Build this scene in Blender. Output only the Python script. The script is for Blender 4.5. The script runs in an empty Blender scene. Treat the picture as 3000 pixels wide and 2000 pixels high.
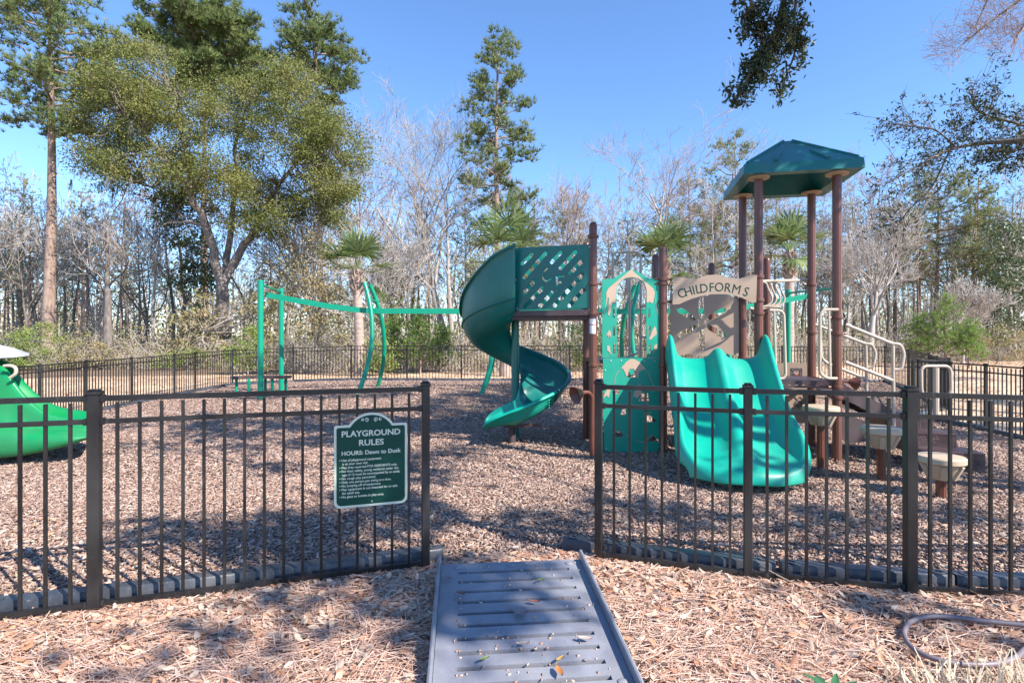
import bpy, bmesh, math, random
import numpy as np
from mathutils import Vector, Matrix
from mathutils.geometry import tessellate_polygon
R = math.radians
rng = np.random.default_rng(11)
random.seed(5)
SC = bpy.context.scene
COL = SC.collection

# ------------------------------------------------------------------ camera, sky, sun, exposure
EYE, FPX, HZ = 1.565, 1600.0, 985.0
cam_d = bpy.data.cameras.new('camera'); cam = bpy.data.objects.new('camera', cam_d); COL.objects.link(cam)
cam.location = (0, 0, EYE); cam.rotation_euler = (R(90), 0, 0)
cam_d.sensor_width = 36; cam_d.lens = 36 * FPX / 3000; cam_d.shift_y = -(1000 - HZ) / 3000
cam_d.clip_start = 0.05; cam_d.clip_end = 2000
SC.camera = cam
SUN_EL = 40.0
SUN = Vector((0.8 * math.cos(R(SUN_EL)), -0.6 * math.cos(R(SUN_EL)), math.sin(R(SUN_EL))))
w = bpy.data.worlds.new('World'); SC.world = w; w.use_nodes = True
wn = w.node_tree.nodes; wl = w.node_tree.links
sky = wn.new('ShaderNodeTexSky'); sky.sky_type = 'NISHITA'; sky.sun_disc = False
sky.sun_elevation = R(SUN_EL); sky.sun_rotation = math.atan2(0.8, -0.6)
sky.air_density = 0.95; sky.dust_density = 0.0; sky.ozone_density = 8.0
bg = wn['Background']; bg.inputs['Strength'].default_value = 0.15
wl.new(sky.outputs['Color'], bg.inputs['Color'])
sd = bpy.data.lights.new('sun', 'SUN'); so = bpy.data.objects.new('sun', sd); COL.objects.link(so)
sd.energy = 4.9; sd.angle = R(0.5); sd.color = (1.0, 0.93, 0.84)
so.rotation_euler = (-SUN).to_track_quat('-Z', 'Y').to_euler(); so.location = (12, -9, 14)
SC.view_settings.view_transform = 'Standard'; SC.view_settings.look = 'None'
SC.view_settings.gamma = 1.0; SC.view_settings.exposure = 1.05

# ------------------------------------------------------------------ placing helpers
def at(px, Y): return (px - 1500) / FPX * Y
def zat(py, Y): return EYE - (py - HZ) / FPX * Y
def P(px, py, Y): return Vector((at(px, Y), Y, zat(py, Y)))
def gnd(px, py, z=0.0):
    Y = (EYE - z) * FPX / (py - HZ); return Vector((at(px, Y), Y, z))
def sst(x): x = min(1, max(0, x)); return x * x * (3 - 2 * x)
def g(x, y):
    l = sst((-5 - x) / 5) * (1 - 0.6 * sst((y - 14) / 8)); r = sst((x - 5.2) / 4) * (1 - sst((y - 14) / 7))
    return -0.25 * l - 0.2 * r

# ------------------------------------------------------------------ materials
def new_mat(name):
    m = bpy.data.materials.new(name); m.use_nodes = True
    return m, m.node_tree.nodes, m.node_tree.links, m.node_tree.nodes['Principled BSDF']
def mix_noise(n, l, base, var, scale, detail=4, coord='Object', stretch=None):
    tc = n.new('ShaderNodeTexCoord'); no = n.new('ShaderNodeTexNoise'); no.inputs['Scale'].default_value = scale; no.inputs['Detail'].default_value = detail
    if stretch:
        mp = n.new('ShaderNodeMapping'); mp.inputs['Scale'].default_value = stretch
        l.new(tc.outputs[coord], mp.inputs['Vector']); l.new(mp.outputs[0], no.inputs['Vector'])
    else: l.new(tc.outputs[coord], no.inputs['Vector'])
    cr = n.new('ShaderNodeValToRGB'); cr.color_ramp.elements[0].position = 0.32; cr.color_ramp.elements[1].position = 0.68
    cr.color_ramp.elements[0].color = (*base, 1); cr.color_ramp.elements[1].color = (*var, 1)
    l.new(no.outputs['Fac'], cr.inputs['Fac']); return cr, no
def mat(name, base, rough=0.5, var=None, scale=8, bump=0.0, bscale=None, metal=0.0, coat=0.0, stretch=None, spec=0.5, detail=4, wear=0.0, dust=(0.33, 0.32, 0.29)):
    m, n, l, p = new_mat(name)
    p.inputs['Roughness'].default_value = rough; p.inputs['Metallic'].default_value = metal; p.inputs['Coat Weight'].default_value = coat
    p.inputs['Specular IOR Level'].default_value = spec
    if var is None: var = tuple(c * 0.85 for c in base)
    cr, no = mix_noise(n, l, base, var, scale, detail, stretch=stretch)
    l.new(cr.outputs[0], p.inputs['Base Color'])
    if wear:   # dust, scuffs and sun bleaching
        tc = n.new('ShaderNodeTexCoord'); fac = []
        for sc_n, lo, hi, st in ((1.7, .45, .8, (1, 1, .6)), (14, .58, .72, (3, 3, .35)), (55, .62, .70, (1, 1, 1))):
            mp = n.new('ShaderNodeMapping'); mp.inputs['Scale'].default_value = st; w1 = n.new('ShaderNodeTexNoise'); w1.inputs['Scale'].default_value = sc_n; w1.inputs['Detail'].default_value = 7; w1.inputs['Roughness'].default_value = .62
            l.new(tc.outputs['Object'], mp.inputs['Vector']); l.new(mp.outputs[0], w1.inputs['Vector']); mr = n.new('ShaderNodeMapRange'); mr.inputs[1].default_value = lo; mr.inputs[2].default_value = hi; l.new(w1.outputs['Fac'], mr.inputs[0]); fac.append(mr)
        a1 = n.new('ShaderNodeMath'); a1.operation = 'MAXIMUM'; l.new(fac[0].outputs[0], a1.inputs[0]); l.new(fac[1].outputs[0], a1.inputs[1])
        a2 = n.new('ShaderNodeMath'); a2.operation = 'MAXIMUM'; l.new(a1.outputs[0], a2.inputs[0]); l.new(fac[2].outputs[0], a2.inputs[1])
        a3 = n.new('ShaderNodeMath'); a3.operation = 'MULTIPLY'; a3.inputs[1].default_value = wear; l.new(a2.outputs[0], a3.inputs[0])
        mx = n.new('ShaderNodeMix'); mx.data_type = 'RGBA'; l.new(a3.outputs[0], mx.inputs['Factor']); l.new(cr.outputs[0], mx.inputs[6]); mx.inputs[7].default_value = (*dust, 1); l.new(mx.outputs[2], p.inputs['Base Color'])
        m2 = n.new('ShaderNodeMath'); m2.operation = 'MULTIPLY_ADD'; m2.inputs[1].default_value = .3; m2.inputs[2].default_value = rough; l.new(a2.outputs[0], m2.inputs[0]); l.new(m2.outputs[0], p.inputs['Roughness'])
    if bump:
        b = n.new('ShaderNodeBump'); b.inputs['Strength'].default_value = bump; b.inputs['Distance'].default_value = 0.02
        src = no
        if bscale:
            tc = n.new('ShaderNodeTexCoord'); src = n.new('ShaderNodeTexNoise'); src.inputs['Scale'].default_value = bscale; src.inputs['Detail'].default_value = 6
            l.new(tc.outputs['Object'], src.inputs['Vector'])
        l.new(src.outputs['Fac'], b.inputs['Height']); l.new(b.outputs[0], p.inputs['Normal'])
    return m
def island_mat(name, cols, rough=0.75, trans=0.0, spec=0.3, clump=0.0):
    m, n, l, p = new_mat(name)
    ge = n.new('ShaderNodeNewGeometry'); cr = n.new('ShaderNodeValToRGB'); cr.color_ramp.interpolation = 'LINEAR'
    els = cr.color_ramp.elements
    for i, c in enumerate(cols):
        e = els[i] if i < 2 else els.new(0.5)
        e.color = (*c, 1)
    k = len(cols) - 1
    for i, e in enumerate(list(els)): e.position = i / k
    for i, c in enumerate(cols): els[i].color = (*c, 1)
    if clump:
        tc = n.new('ShaderNodeTexCoord'); no = n.new('ShaderNodeTexNoise'); no.inputs['Scale'].default_value = clump; no.inputs['Detail'].default_value = 3; l.new(tc.outputs['Object'], no.inputs['Vector'])
        mr = n.new('ShaderNodeMapRange'); mr.inputs[1].default_value = .3; mr.inputs[2].default_value = .7; l.new(no.outputs['Fac'], mr.inputs[0])
        mf = n.new('ShaderNodeMix'); mf.inputs[0].default_value = .62; l.new(ge.outputs['Random Per Island'], mf.inputs[2]); l.new(mr.outputs[0], mf.inputs[3]); l.new(mf.outputs[0], cr.inputs['Fac'])
    else: l.new(ge.outputs['Random Per Island'], cr.inputs['Fac'])
    l.new(cr.outputs[0], p.inputs['Base Color'])
    p.inputs['Roughness'].default_value = rough; p.inputs['Specular IOR Level'].default_value = spec
    if trans:
        t = n.new('ShaderNodeBsdfTranslucent'); mx = n.new('ShaderNodeMixShader'); mx.inputs[0].default_value = trans
        l.new(cr.outputs[0], t.inputs['Color']); l.new(p.outputs[0], mx.inputs[1]); l.new(t.outputs[0], mx.inputs[2])
        l.new(mx.outputs[0], n['Material Output'].inputs['Surface'])
    return m
M = {}
M['teal'] = mat('teal_plastic', (0.0, 0.36, 0.255), 0.32, (0.0, 0.32, 0.225), 3, 0.03, 60, wear=0.1)
M['hood'] = mat('shaded_teal_plastic', (0.0, 0.14, 0.115), 0.3, (0.0, 0.12, 0.10), 3, 0.03, 60, wear=0.1)  # the slide's teal plastic, with tree shade put into a darker colour
M['panel_green'] = mat('green_board', (0.0, 0.305, 0.205), 0.42, (0.0, 0.28, 0.185), 5, wear=0.1)
M['pole_green'] = mat('green_painted_steel', (0.0, 0.27, 0.155), 0.35, (0.0, 0.24, 0.14), 5)
M['kelly'] = mat('grass_green_plastic', (0.0, 0.24, 0.068), 0.35, (0.0, 0.20, 0.06), 2, 0.03, 60, wear=0.1)
M['brown'] = mat('brown_painted_steel', (0.14, 0.047, 0.029), 0.3, (0.115, 0.038, 0.024), 6, wear=0.1)
M['deck'] = mat('dark_brown_coated_deck', (0.06, 0.03, 0.033), 0.4, (0.045, 0.023, 0.025), 8, wear=0.25)
M['tan'] = mat('tan_board', (0.50, 0.36, 0.26), 0.5, (0.46, 0.33, 0.24), 4, wear=0.18, dust=(0.16, 0.11, 0.08))
M['tan_steel'] = mat('tan_painted_steel', (0.50, 0.41, 0.32), 0.35, (0.46, 0.37, 0.29), 4)
M['cream'] = mat('cream_plastic', (0.53, 0.42, 0.29), 0.45, (0.48, 0.375, 0.255), 5, 0.03, 50, wear=0.25, dust=(0.16, 0.11, 0.08))
M['roof'] = mat('roof_teal_plastic', (0.0, 0.14, 0.15), 0.35, (0.0, 0.12, 0.13), 3, 0.04, 40, wear=0.12)
M['fence'] = mat('bronze_black_powder_coat', (0.0062, 0.0058, 0.0066), 0.34, (0.011, 0.0100, 0.0108), 3, 0.05, 120, wear=0.1)
M['border'] = mat('black_recycled_plastic', (0.03, 0.034, 0.047), 0.33, (0.05, 0.055, 0.07), 7, 0.12, 40, wear=0.3)
M['ramp'] = mat('grey_ramp_plastic', (0.17, 0.175, 0.21), 0.36, (0.26, 0.265, 0.30), 5, 0.1, 70, detail=9, wear=0.4)
M['bolt'] = mat('galvanised_bolt', (0.5, 0.5, 0.5), 0.35, metal=0.9)
M['sign_green'] = mat('sign_green_sheet', (0.003, 0.06, 0.04), 0.5, (0.002, 0.05, 0.034), 6, spec=.25)
M['sign_cream'] = mat('sign_cream_ink', (0.62, 0.66, 0.52), 0.5, (0.58, 0.62, 0.49), 8)
M['sticker'] = mat('white_sticker', (0.75, 0.75, 0.75), 0.5)
M['red'] = mat('red_ink', (0.4, 0.05, 0.04), 0.5)
M['hose'] = mat('purple_grey_rubber', (0.16, 0.13, 0.15), 0.5, (0.22, 0.18, 0.19), 9, 0.1, 40)
M['grey_roof'] = mat('grey_plastic', (0.42, 0.42, 0.43), 0.45, (0.36, 0.36, 0.37), 3)
M['dark'] = mat('painted_slot_shade', (0.012, 0.012, 0.014), 0.8)  # near-black tone painted in for the shade below the ramp slots
M['bark_pine'] = mat('pine_bark', (0.20, 0.135, 0.105), 0.9, (0.34, 0.25, 0.20), 1.6, 0.8, 6, stretch=(4, 4, 1.2), detail=8)
M['bark_grey'] = mat('grey_bark', (0.24, 0.205, 0.18), 0.9, (0.44, 0.395, 0.355), 2.5, 0.7, 8, stretch=(3, 3, 0.8), detail=8)
M['bark_oak'] = mat('oak_bark', (0.10, 0.085, 0.075), 0.9, (0.24, 0.205, 0.18), 2.5, 0.7, 8, stretch=(3, 3, 0.8), detail=8)
M['bark_pale'] = mat('pale_twig_bark', (0.32, 0.28, 0.245), 0.9, (0.50, 0.455, 0.41), 1.2, 0.3, 8, detail=6)
M['bark_dark'] = mat('dark_bark', (0.08, 0.066, 0.058), 0.9, (0.20, 0.17, 0.15), 2.5, 0.7, 8, stretch=(3, 3, 0.8), detail=8)
M['brush'] = mat('dry_brush_twigs', (0.36, 0.30, 0.24), 0.9, (0.52, 0.46, 0.39), 0.8, 0.2, 8)
M['bark_rust'] = mat('rusty_twig_bark', (0.34, 0.23, 0.18), 0.9, (0.40, 0.33, 0.28), 0.6, 0.2, 8)
M['palm_bark'] = mat('palm_bark', (0.30, 0.22, 0.18), 0.9, (0.42, 0.33, 0.28), 3, 0.8, 10, stretch=(1, 1, 6), detail=8)
M['needle'] = island_mat('pine_needles', [(0.06, 0.095, 0.03), (0.13, 0.175, 0.055), (0.20, 0.25, 0.085), (0.28, 0.25, 0.12)], 0.6, 0.25, clump=.8)
M['needle_bright'] = island_mat('bright_pine_needles', [(0.13, 0.23, 0.04), (0.22, 0.33, 0.08), (0.33, 0.42, 0.14)], 0.6, 0.35)
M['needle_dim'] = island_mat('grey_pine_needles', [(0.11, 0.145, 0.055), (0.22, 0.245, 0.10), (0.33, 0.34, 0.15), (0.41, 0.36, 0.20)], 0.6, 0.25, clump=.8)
M['oak_leaf'] = island_mat('evergreen_oak_leaves', [(0.055, 0.078, 0.02), (0.135, 0.16, 0.04), (0.23, 0.235, 0.07), (0.33, 0.30, 0.125)], 0.6, 0.3, 0.25, .55)
M['dark_leaf'] = island_mat('dark_evergreen_leaves', [(0.035, 0.06, 0.026), (0.075, 0.11, 0.042), (0.14, 0.18, 0.07)], 0.4, 0.2, 0.5, clump=.8)
M['near_leaf'] = island_mat('near_oak_leaves', [(0.018, 0.04, 0.026), (0.035, 0.065, 0.03), (0.07, 0.10, 0.04), (0.10, 0.09, 0.04)], 0.45, 0.22, 0.35)
M['brown_leaf'] = island_mat('brown_and_green_leaves', [(0.15, 0.19, 0.06), (0.29, 0.27, 0.12), (0.37, 0.28, 0.16), (0.22, 0.25, 0.08)], 0.6, 0.3, clump=.8)
M['bush'] = island_mat('bush_leaves', [(0.09, 0.16, 0.03), (0.19, 0.27, 0.06), (0.30, 0.34, 0.10), (0.22, 0.19, 0.11)], 0.55, 0.35, clump=.8)
M['frond'] = island_mat('palm_fronds', [(0.08, 0.13, 0.04), (0.17, 0.23, 0.08), (0.29, 0.34, 0.16)], 0.4, 0.3, 0.6)
M['moss'] = island_mat('spanish_moss', [(0.16, 0.155, 0.125), (0.27, 0.255, 0.21)], 0.9, 0.3)
M['chips'] = island_mat('wood_chips', [(0.09, 0.053, 0.042), (0.30, 0.195, 0.15), (0.47, 0.335, 0.265), (0.17, 0.108, 0.085), (0.62, 0.48, 0.385), (0.25, 0.168, 0.145), (0.44, 0.265, 0.19)], 0.8)
M['litter'] = island_mat('fallen_oak_leaves', [(0.56, 0.33, 0.21), (0.44, 0.20, 0.11), (0.66, 0.49, 0.36), (0.45, 0.33, 0.26), (0.56, 0.29, 0.16), (0.28, 0.195, 0.16), (0.68, 0.54, 0.42), (0.48, 0.40, 0.30)], 0.6, 0.15, 0.4)
M['straw'] = island_mat('pine_straw', [(0.56, 0.35, 0.25), (0.66, 0.48, 0.38), (0.46, 0.24, 0.16), (0.74, 0.57, 0.47), (0.52, 0.30, 0.21)], 0.7, 0.0)
M['stubble'] = island_mat('dry_grass_blades', [(0.52, 0.44, 0.33), (0.64, 0.55, 0.42), (0.42, 0.34, 0.24)], 0.7, 0.2)
M['weed'] = island_mat('weed_leaves', [(0.04, 0.15, 0.07), (0.08, 0.22, 0.1)], 0.5, 0.3)
M['twig_pale'] = mat('weathered_twig', (0.42, 0.33, 0.25), 0.8)

def ground_mat(name, cols, scale, bump, big=None):
    m, n, l, p = new_mat(name); p.inputs['Roughness'].default_value = 0.9; p.inputs['Specular IOR Level'].default_value = 0.2
    tc = n.new('ShaderNodeTexCoord'); vo = n.new('ShaderNodeTexVoronoi'); vo.inputs['Scale'].default_value = scale
    mp = n.new('ShaderNodeMapping'); mp.inputs['Scale'].default_value = (1, 2.2, 1); mp.inputs['Rotation'].default_value = (0, 0, 0.5)
    no = n.new('ShaderNodeTexNoise'); no.inputs['Scale'].default_value = scale * 0.6; no.inputs['Detail'].default_value = 8
    l.new(tc.outputs['Object'], mp.inputs['Vector']); l.new(tc.outputs['Object'], no.inputs['Vector'])
    av = n.new('ShaderNodeMix'); av.data_type = 'VECTOR'; av.inputs['Factor'].default_value = 0.12
    l.new(mp.outputs[0], av.inputs[4]); l.new(no.outputs['Color'], av.inputs[5]); l.new(av.outputs[1], vo.inputs['Vector'])
    cr = n.new('ShaderNodeValToRGB'); els = cr.color_ramp.elements
    while len(els) < len(cols): els.new(0.5)
    for i, c in enumerate(cols): els[i].position = i / (len(cols) - 1)
    for i, c in enumerate(cols): els[i].color = (*c, 1)
    se = n.new('ShaderNodeSeparateColor'); l.new(vo.outputs['Color'], se.inputs[0]); l.new(se.outputs[0], cr.inputs['Fac'])
    n2 = n.new('ShaderNodeTexNoise'); n2.inputs['Scale'].default_value = big or 0.8; n2.inputs['Detail'].default_value = 5
    l.new(tc.outputs['Object'], n2.inputs['Vector'])
    c2 = n.new('ShaderNodeValToRGB'); c2.color_ramp.elements[0].color = (0.72, 0.70, 0.68, 1); c2.color_ramp.elements[1].color = (1.12, 1.1, 1.08, 1)
    c2.color_ramp.elements[0].position = 0.35; c2.color_ramp.elements[1].position = 0.65
    l.new(n2.outputs['Fac'], c2.inputs['Fac'])
    mu = n.new('ShaderNodeMix'); mu.data_type = 'RGBA'; mu.blend_type = 'MULTIPLY'; mu.inputs['Factor'].default_value = 1
    l.new(cr.outputs[0], mu.inputs[6]); l.new(c2.outputs[0], mu.inputs[7]); l.new(mu.outputs[2], p.inputs['Base Color'])
    b = n.new('ShaderNodeBump'); b.inputs['Strength'].default_value = bump; b.inputs['Distance'].default_value = 0.03
    l.new(vo.outputs['Distance'], b.inputs['Height']); l.new(b.outputs[0], p.inputs['Normal'])
    return m
M['mulch_base'] = ground_mat('mulch_base', [(0.09, 0.055, 0.04), (0.21, 0.14, 0.105), (0.30, 0.21, 0.16), (0.38, 0.27, 0.20)], 26, 0.8)
M['straw_base'] = ground_mat('pine_straw_base', [(0.24, 0.13, 0.075), (0.36, 0.215, 0.13), (0.44, 0.29, 0.19), (0.50, 0.35, 0.24)], 34, 0.8)
M['lawn'] = ground_mat('dormant_lawn', [(0.52, 0.36, 0.235), (0.62, 0.45, 0.30), (0.68, 0.51, 0.36), (0.56, 0.40, 0.26)], 20, 0.15, 0.35)
M['forest'] = ground_mat('forest_floor', [(0.14, 0.10, 0.07), (0.24, 0.17, 0.12), (0.32, 0.24, 0.17)], 8, 0.6)

# ------------------------------------------------------------------ mesh building
def raw_mesh(name, V, polys, mtl, smooth=False, angle=None):
    """V (n,3); polys: list of int arrays (m,k)."""
    me = bpy.data.meshes.new(name); V = np.asarray(V, np.float32).reshape(-1, 3)
    polys = [np.asarray(p, np.int32) for p in polys if len(p)]
    me.vertices.add(len(V)); me.vertices.foreach_set('co', V.ravel())
    loops = np.concatenate([p.ravel() for p in polys]); tot = np.concatenate([np.full(len(p), p.shape[1], np.int32) for p in polys])
    st = np.concatenate([[0], np.cumsum(tot)[:-1]]).astype(np.int32)
    me.loops.add(len(loops)); me.loops.foreach_set('vertex_index', loops)
    me.polygons.add(len(tot)); me.polygons.foreach_set('loop_start', st)
    me.update(calc_edges=True); me.validate()
    if smooth or angle is not None: me.polygons.foreach_set('use_smooth', np.ones(len(me.polygons), bool))
    if angle is not None: me.set_sharp_from_angle(angle=R(angle))
    me.materials.append(mtl)
    return me
def world_loc(o):
    v = Vector((0, 0, 0))
    while o is not None: v += o.location; o = o.parent
    return v
class MB:
    def __init__(s): s.v = []; s.n = 0; s.q = []; s.t = []; s.g = {}
    def addv(s, V):
        V = np.asarray(V, float).reshape(-1, 3); b = s.n; s.v.append(V); s.n += len(V); return b
    def quads(s, F): s.q.append(np.asarray(F, int))
    def tris(s, F): s.t.append(np.asarray(F, int))
    def ngon(s, F): s.g.setdefault(len(F), []).append(list(F))
    def box(s, c, size, rz=0, ux=None):
        hx, hy, hz = (d / 2 for d in size); ca, sa = math.cos(rz), math.sin(rz)
        V = [(c[0] + x * ca - y * sa, c[1] + x * sa + y * ca, c[2] + z) for z in (-hz, hz) for x, y in ((-hx, -hy), (hx, -hy), (hx, hy), (-hx, hy))]
        b = s.addv(V); s.quads(np.array([(3, 2, 1, 0), (4, 5, 6, 7), (0, 1, 5, 4), (1, 2, 6, 5), (2, 3, 7, 6), (3, 0, 4, 7)]) + b)
    def cbox(s, c, size, rz=0, ch=0.006):
        """box with chamfered vertical and top/bottom edges"""
        hx, hy, hz = (d / 2 for d in size); ca, sa = math.cos(rz), math.sin(rz); ch = min(ch, hx * .8, hy * .8, hz * .8)
        def ring(ix, iy, z):
            out = []
            for sx, sy in ((-1, -1), (1, -1), (1, 1), (-1, 1)):
                a = (sx * (ix - ch), sy * iy); b2 = (sx * ix, sy * (iy - ch))
                out += [a, b2] if sx * sy < 0 and False else ([b2, a] if (sx, sy) in ((-1, -1), (1, 1)) else [a, b2])
            return [(c[0] + x * ca - y * sa, c[1] + x * sa + y * ca, c[2] + z) for x, y in out]
        rs = [ring(hx - ch, hy - ch, -hz), ring(hx, hy, -hz + ch), ring(hx, hy, hz - ch), ring(hx - ch, hy - ch, hz)]
        b = s.addv([p for r in rs for p in r]); k = 8
        for i in range(3):
            s.quads([(b + i * k + j, b + i * k + (j + 1) % k, b + (i + 1) * k + (j + 1) % k, b + (i + 1) * k + j) for j in range(k)])
        s.ngon([b + j for j in range(k)][::-1]); s.ngon([b + 3 * k + j for j in range(k)])
    def bar(s, a, b, wd, ht, up=(0, 0, 1)):
        a = Vector(a); b = Vector(b); d = (b - a).normalized(); up = Vector(up)
        sd_ = d.cross(up).normalized(); u = sd_.cross(d).normalized()
        V = [p + sd_ * (x * wd / 2) + u * (z * ht / 2) for p in (a, b) for x, z in ((-1, -1), (1, -1), (1, 1), (-1, 1))]
        k = s.addv([tuple(v) for v in V]); s.quads(np.array([(0, 1, 2, 3), (7, 6, 5, 4), (0, 4, 5, 1), (1, 5, 6, 2), (2, 6, 7, 3), (3, 7, 4, 0)]) + k)
    def tube(s, pts, rad, n=8, cap=True, phase=0.0, lobes=None, closed=False):
        p = np.asarray([tuple(q) for q in pts], float); m = len(p)
        r = np.full(m, rad, float) if np.isscalar(rad) else np.asarray(rad, float)
        if closed: tg = np.roll(p, -1, 0) - np.roll(p, 1, 0)
        else:
            tg = np.empty_like(p); tg[1:-1] = p[2:] - p[:-2]; tg[0] = p[1] - p[0]; tg[-1] = p[-1] - p[-2]
        tg /= np.maximum(np.linalg.norm(tg, axis=1, keepdims=True), 1e-9)
        ref = np.array([0, 0, 1.0]) if abs(tg[0, 2]) < 0.9 else np.array([0, 1.0, 0])
        N = np.empty_like(p); u = ref - tg[0] * (ref @ tg[0]); u /= np.linalg.norm(u)
        for i in range(m):
            u = u - tg[i] * (u @ tg[i]); u /= max(np.linalg.norm(u), 1e-9); N[i] = u
        B = np.cross(tg, N); a = np.arange(n) * 2 * math.pi / n + phase
        k = np.ones(n) if lobes is None else 1 + lobes[1] * np.cos(a * lobes[0])
        V = p[:, None] + (N[:, None] * (np.cos(a) * k)[None, :, None] + B[:, None] * (np.sin(a) * k)[None, :, None]) * r[:, None, None]
        b = s.addv(V); j = np.arange(n); j2 = (j + 1) % n
        for i in range(m if closed else m - 1):
            i2 = (i + 1) % m
            s.quads(np.stack([b + i * n + j, b + i * n + j2, b + i2 * n + j2, b + i2 * n + j], 1))
        if cap and not closed and n > 2:
            s.ngon([b + x for x in range(n)][::-1]); s.ngon([b + (m - 1) * n + x for x in range(n)])
    def lathe(s, c, prof, n=24, lobes=None, axis=(0, 0, 1)):
        ax = Vector(axis).normalized(); u = ax.orthogonal().normalized(); v = ax.cross(u); c = Vector(c)
        V = []
        for r, z in prof:
            for i in range(n):
                a = 2 * math.pi * i / n; rr = r * (1 + (lobes[1] * math.cos(lobes[0] * a) if lobes else 0))
                V.append(tuple(c + ax * z + (u * math.cos(a) + v * math.sin(a)) * rr))
        b = s.addv(V); m = len(prof)
        for i in range(m - 1):
            s.quads([(b + i * n + j, b + i * n + (j + 1) % n, b + (i + 1) * n + (j + 1) % n, b + (i + 1) * n + j) for j in range(n)])
        if prof[0][0] > 1e-5: s.ngon([b + j for j in range(n)][::-1])
        if prof[-1][0] > 1e-5: s.ngon([b + (m - 1) * n + j for j in range(n)])
    def prism(s, loops, org, ux, uy, th, back=0.0):
        """loops of 2D points (first outer, rest holes) in the plane org+ux*x+uy*y; thickness along normal (ux x uy)"""
        ux = Vector(ux).normalized(); uy = Vector(uy).normalized(); nn = ux.cross(uy); org = Vector(org)
        L = [[Vector((x, y, 0)) for x, y in lp] for lp in loops]
        tri = tessellate_polygon(L); flat = [v for lp in L for v in lp]; n = len(flat)
        front = [org + ux * v.x + uy * v.y + nn * (th - back) for v in flat]; rear = [org + ux * v.x + uy * v.y - nn * back for v in flat]
        b = s.addv([tuple(v) for v in front + rear]); T, T2 = [], []
        for a, c, d in tri:
            A = (flat[c] - flat[a]).cross(flat[d] - flat[a]).z
            if abs(A) < 1e-12: continue
            if A < 0: c, d = d, c
            T.append((b + a, b + c, b + d)); T2.append((b + n + a, b + n + d, b + n + c))
        s.tris(T); s.tris(T2); o = 0; Q = []
        for li, lp in enumerate(L):
            k = len(lp); area = sum(lp[i].x * lp[(i + 1) % k].y - lp[(i + 1) % k].x * lp[i].y for i in range(k))
            fw = (area > 0) == (li == 0)
            for i in range(k):
                p, q = b + o + i, b + o + (i + 1) % k
                Q.append((p, p + n, q + n, q) if fw else (q, q + n, p + n, p))
            o += k
        s.quads(Q)
    def grid(s, G, closed_u=False):
        G = np.asarray(G, float); a, c = G.shape[:2]; b = s.addv(G); i, j = np.meshgrid(np.arange(a - 1), np.arange(c - 1), indexing='ij')
        i = i.ravel(); j = j.ravel(); s.quads(np.stack([b + i * c + j, b + (i + 1) * c + j, b + (i + 1) * c + j + 1, b + i * c + j + 1], 1))
    def mesh(s, name, mtl, off=(0, 0, 0), angle=35):
        V = np.concatenate(s.v) - np.array(off)
        pol = []
        if s.q: pol.append(np.concatenate(s.q))
        if s.t: pol.append(np.concatenate([t for t in s.t if len(t)]))
        for k, L in s.g.items(): pol.append(np.array(L))
        return raw_mesh(name, V, pol, mtl, angle=angle)
    def build(s, name, mtl, parent=None, angle=35):
        off = world_loc(parent) if parent else Vector((0, 0, 0))
        return link(name, s.mesh(name, mtl, tuple(off), angle), parent)
def link(name, me, parent=None):
    o = bpy.data.objects.new(name, me); COL.objects.link(o); o.parent = parent; return o
def tag(o, label=None, cat=None, group=None, kind=None):
    if label: o['label'] = label
    if cat: o['category'] = cat
    if group: o['group'] = group
    if kind: o['kind'] = kind
    return o
def thing(name, loc, label, cat, group=None, rz=0):
    o = bpy.data.objects.new(name, None); COL.objects.link(o); o.location = loc; o.rotation_euler = (0, 0, rz); o.empty_display_size = 0.2
    return tag(o, label, cat, group)
def copy_tree(o, parent=None):
    c = o.copy(); COL.objects.link(c); c.parent = parent
    for ch in [x for x in bpy.data.objects if x.parent == o]: copy_tree(ch, c)
    return c
def text_tris(txt, size, align='CENTER', bold=0.0, space=1.0):
    """outline of a text as (verts2d, tris) read from a temporary font curve"""
    cu = bpy.data.curves.new('t', 'FONT'); cu.body = txt; cu.size = size; cu.align_x = align; cu.offset = bold; cu.resolution_u = 3; cu.space_character = space
    o = bpy.data.objects.new('t', cu); COL.objects.link(o); bpy.context.view_layer.update()
    me = bpy.data.meshes.new_from_object(o.evaluated_get(bpy.context.evaluated_depsgraph_get()))
    V = np.array([v.co[:2] for v in me.vertices]).reshape(-1, 2); T = []
    me.calc_loop_triangles(); T = [tuple(t.vertices) for t in me.loop_triangles]
    bpy.data.objects.remove(o); bpy.data.curves.remove(cu); bpy.data.meshes.remove(me)
    return V, np.array(T)
def add_text(mb, VT, org, ux, uy, fit=None, shear=0):
    V, T = VT; V = V.copy()
    if fit:
        w0 = V[:, 0].max() - V[:, 0].min(); V[:, 0] *= fit / w0
    org, ux, uy = np.array(org), np.array(ux), np.array(uy)
    b = mb.addv(org + V[:, :1] * ux + V[:, 1:] * uy); mb.tris(T + b)

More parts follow.
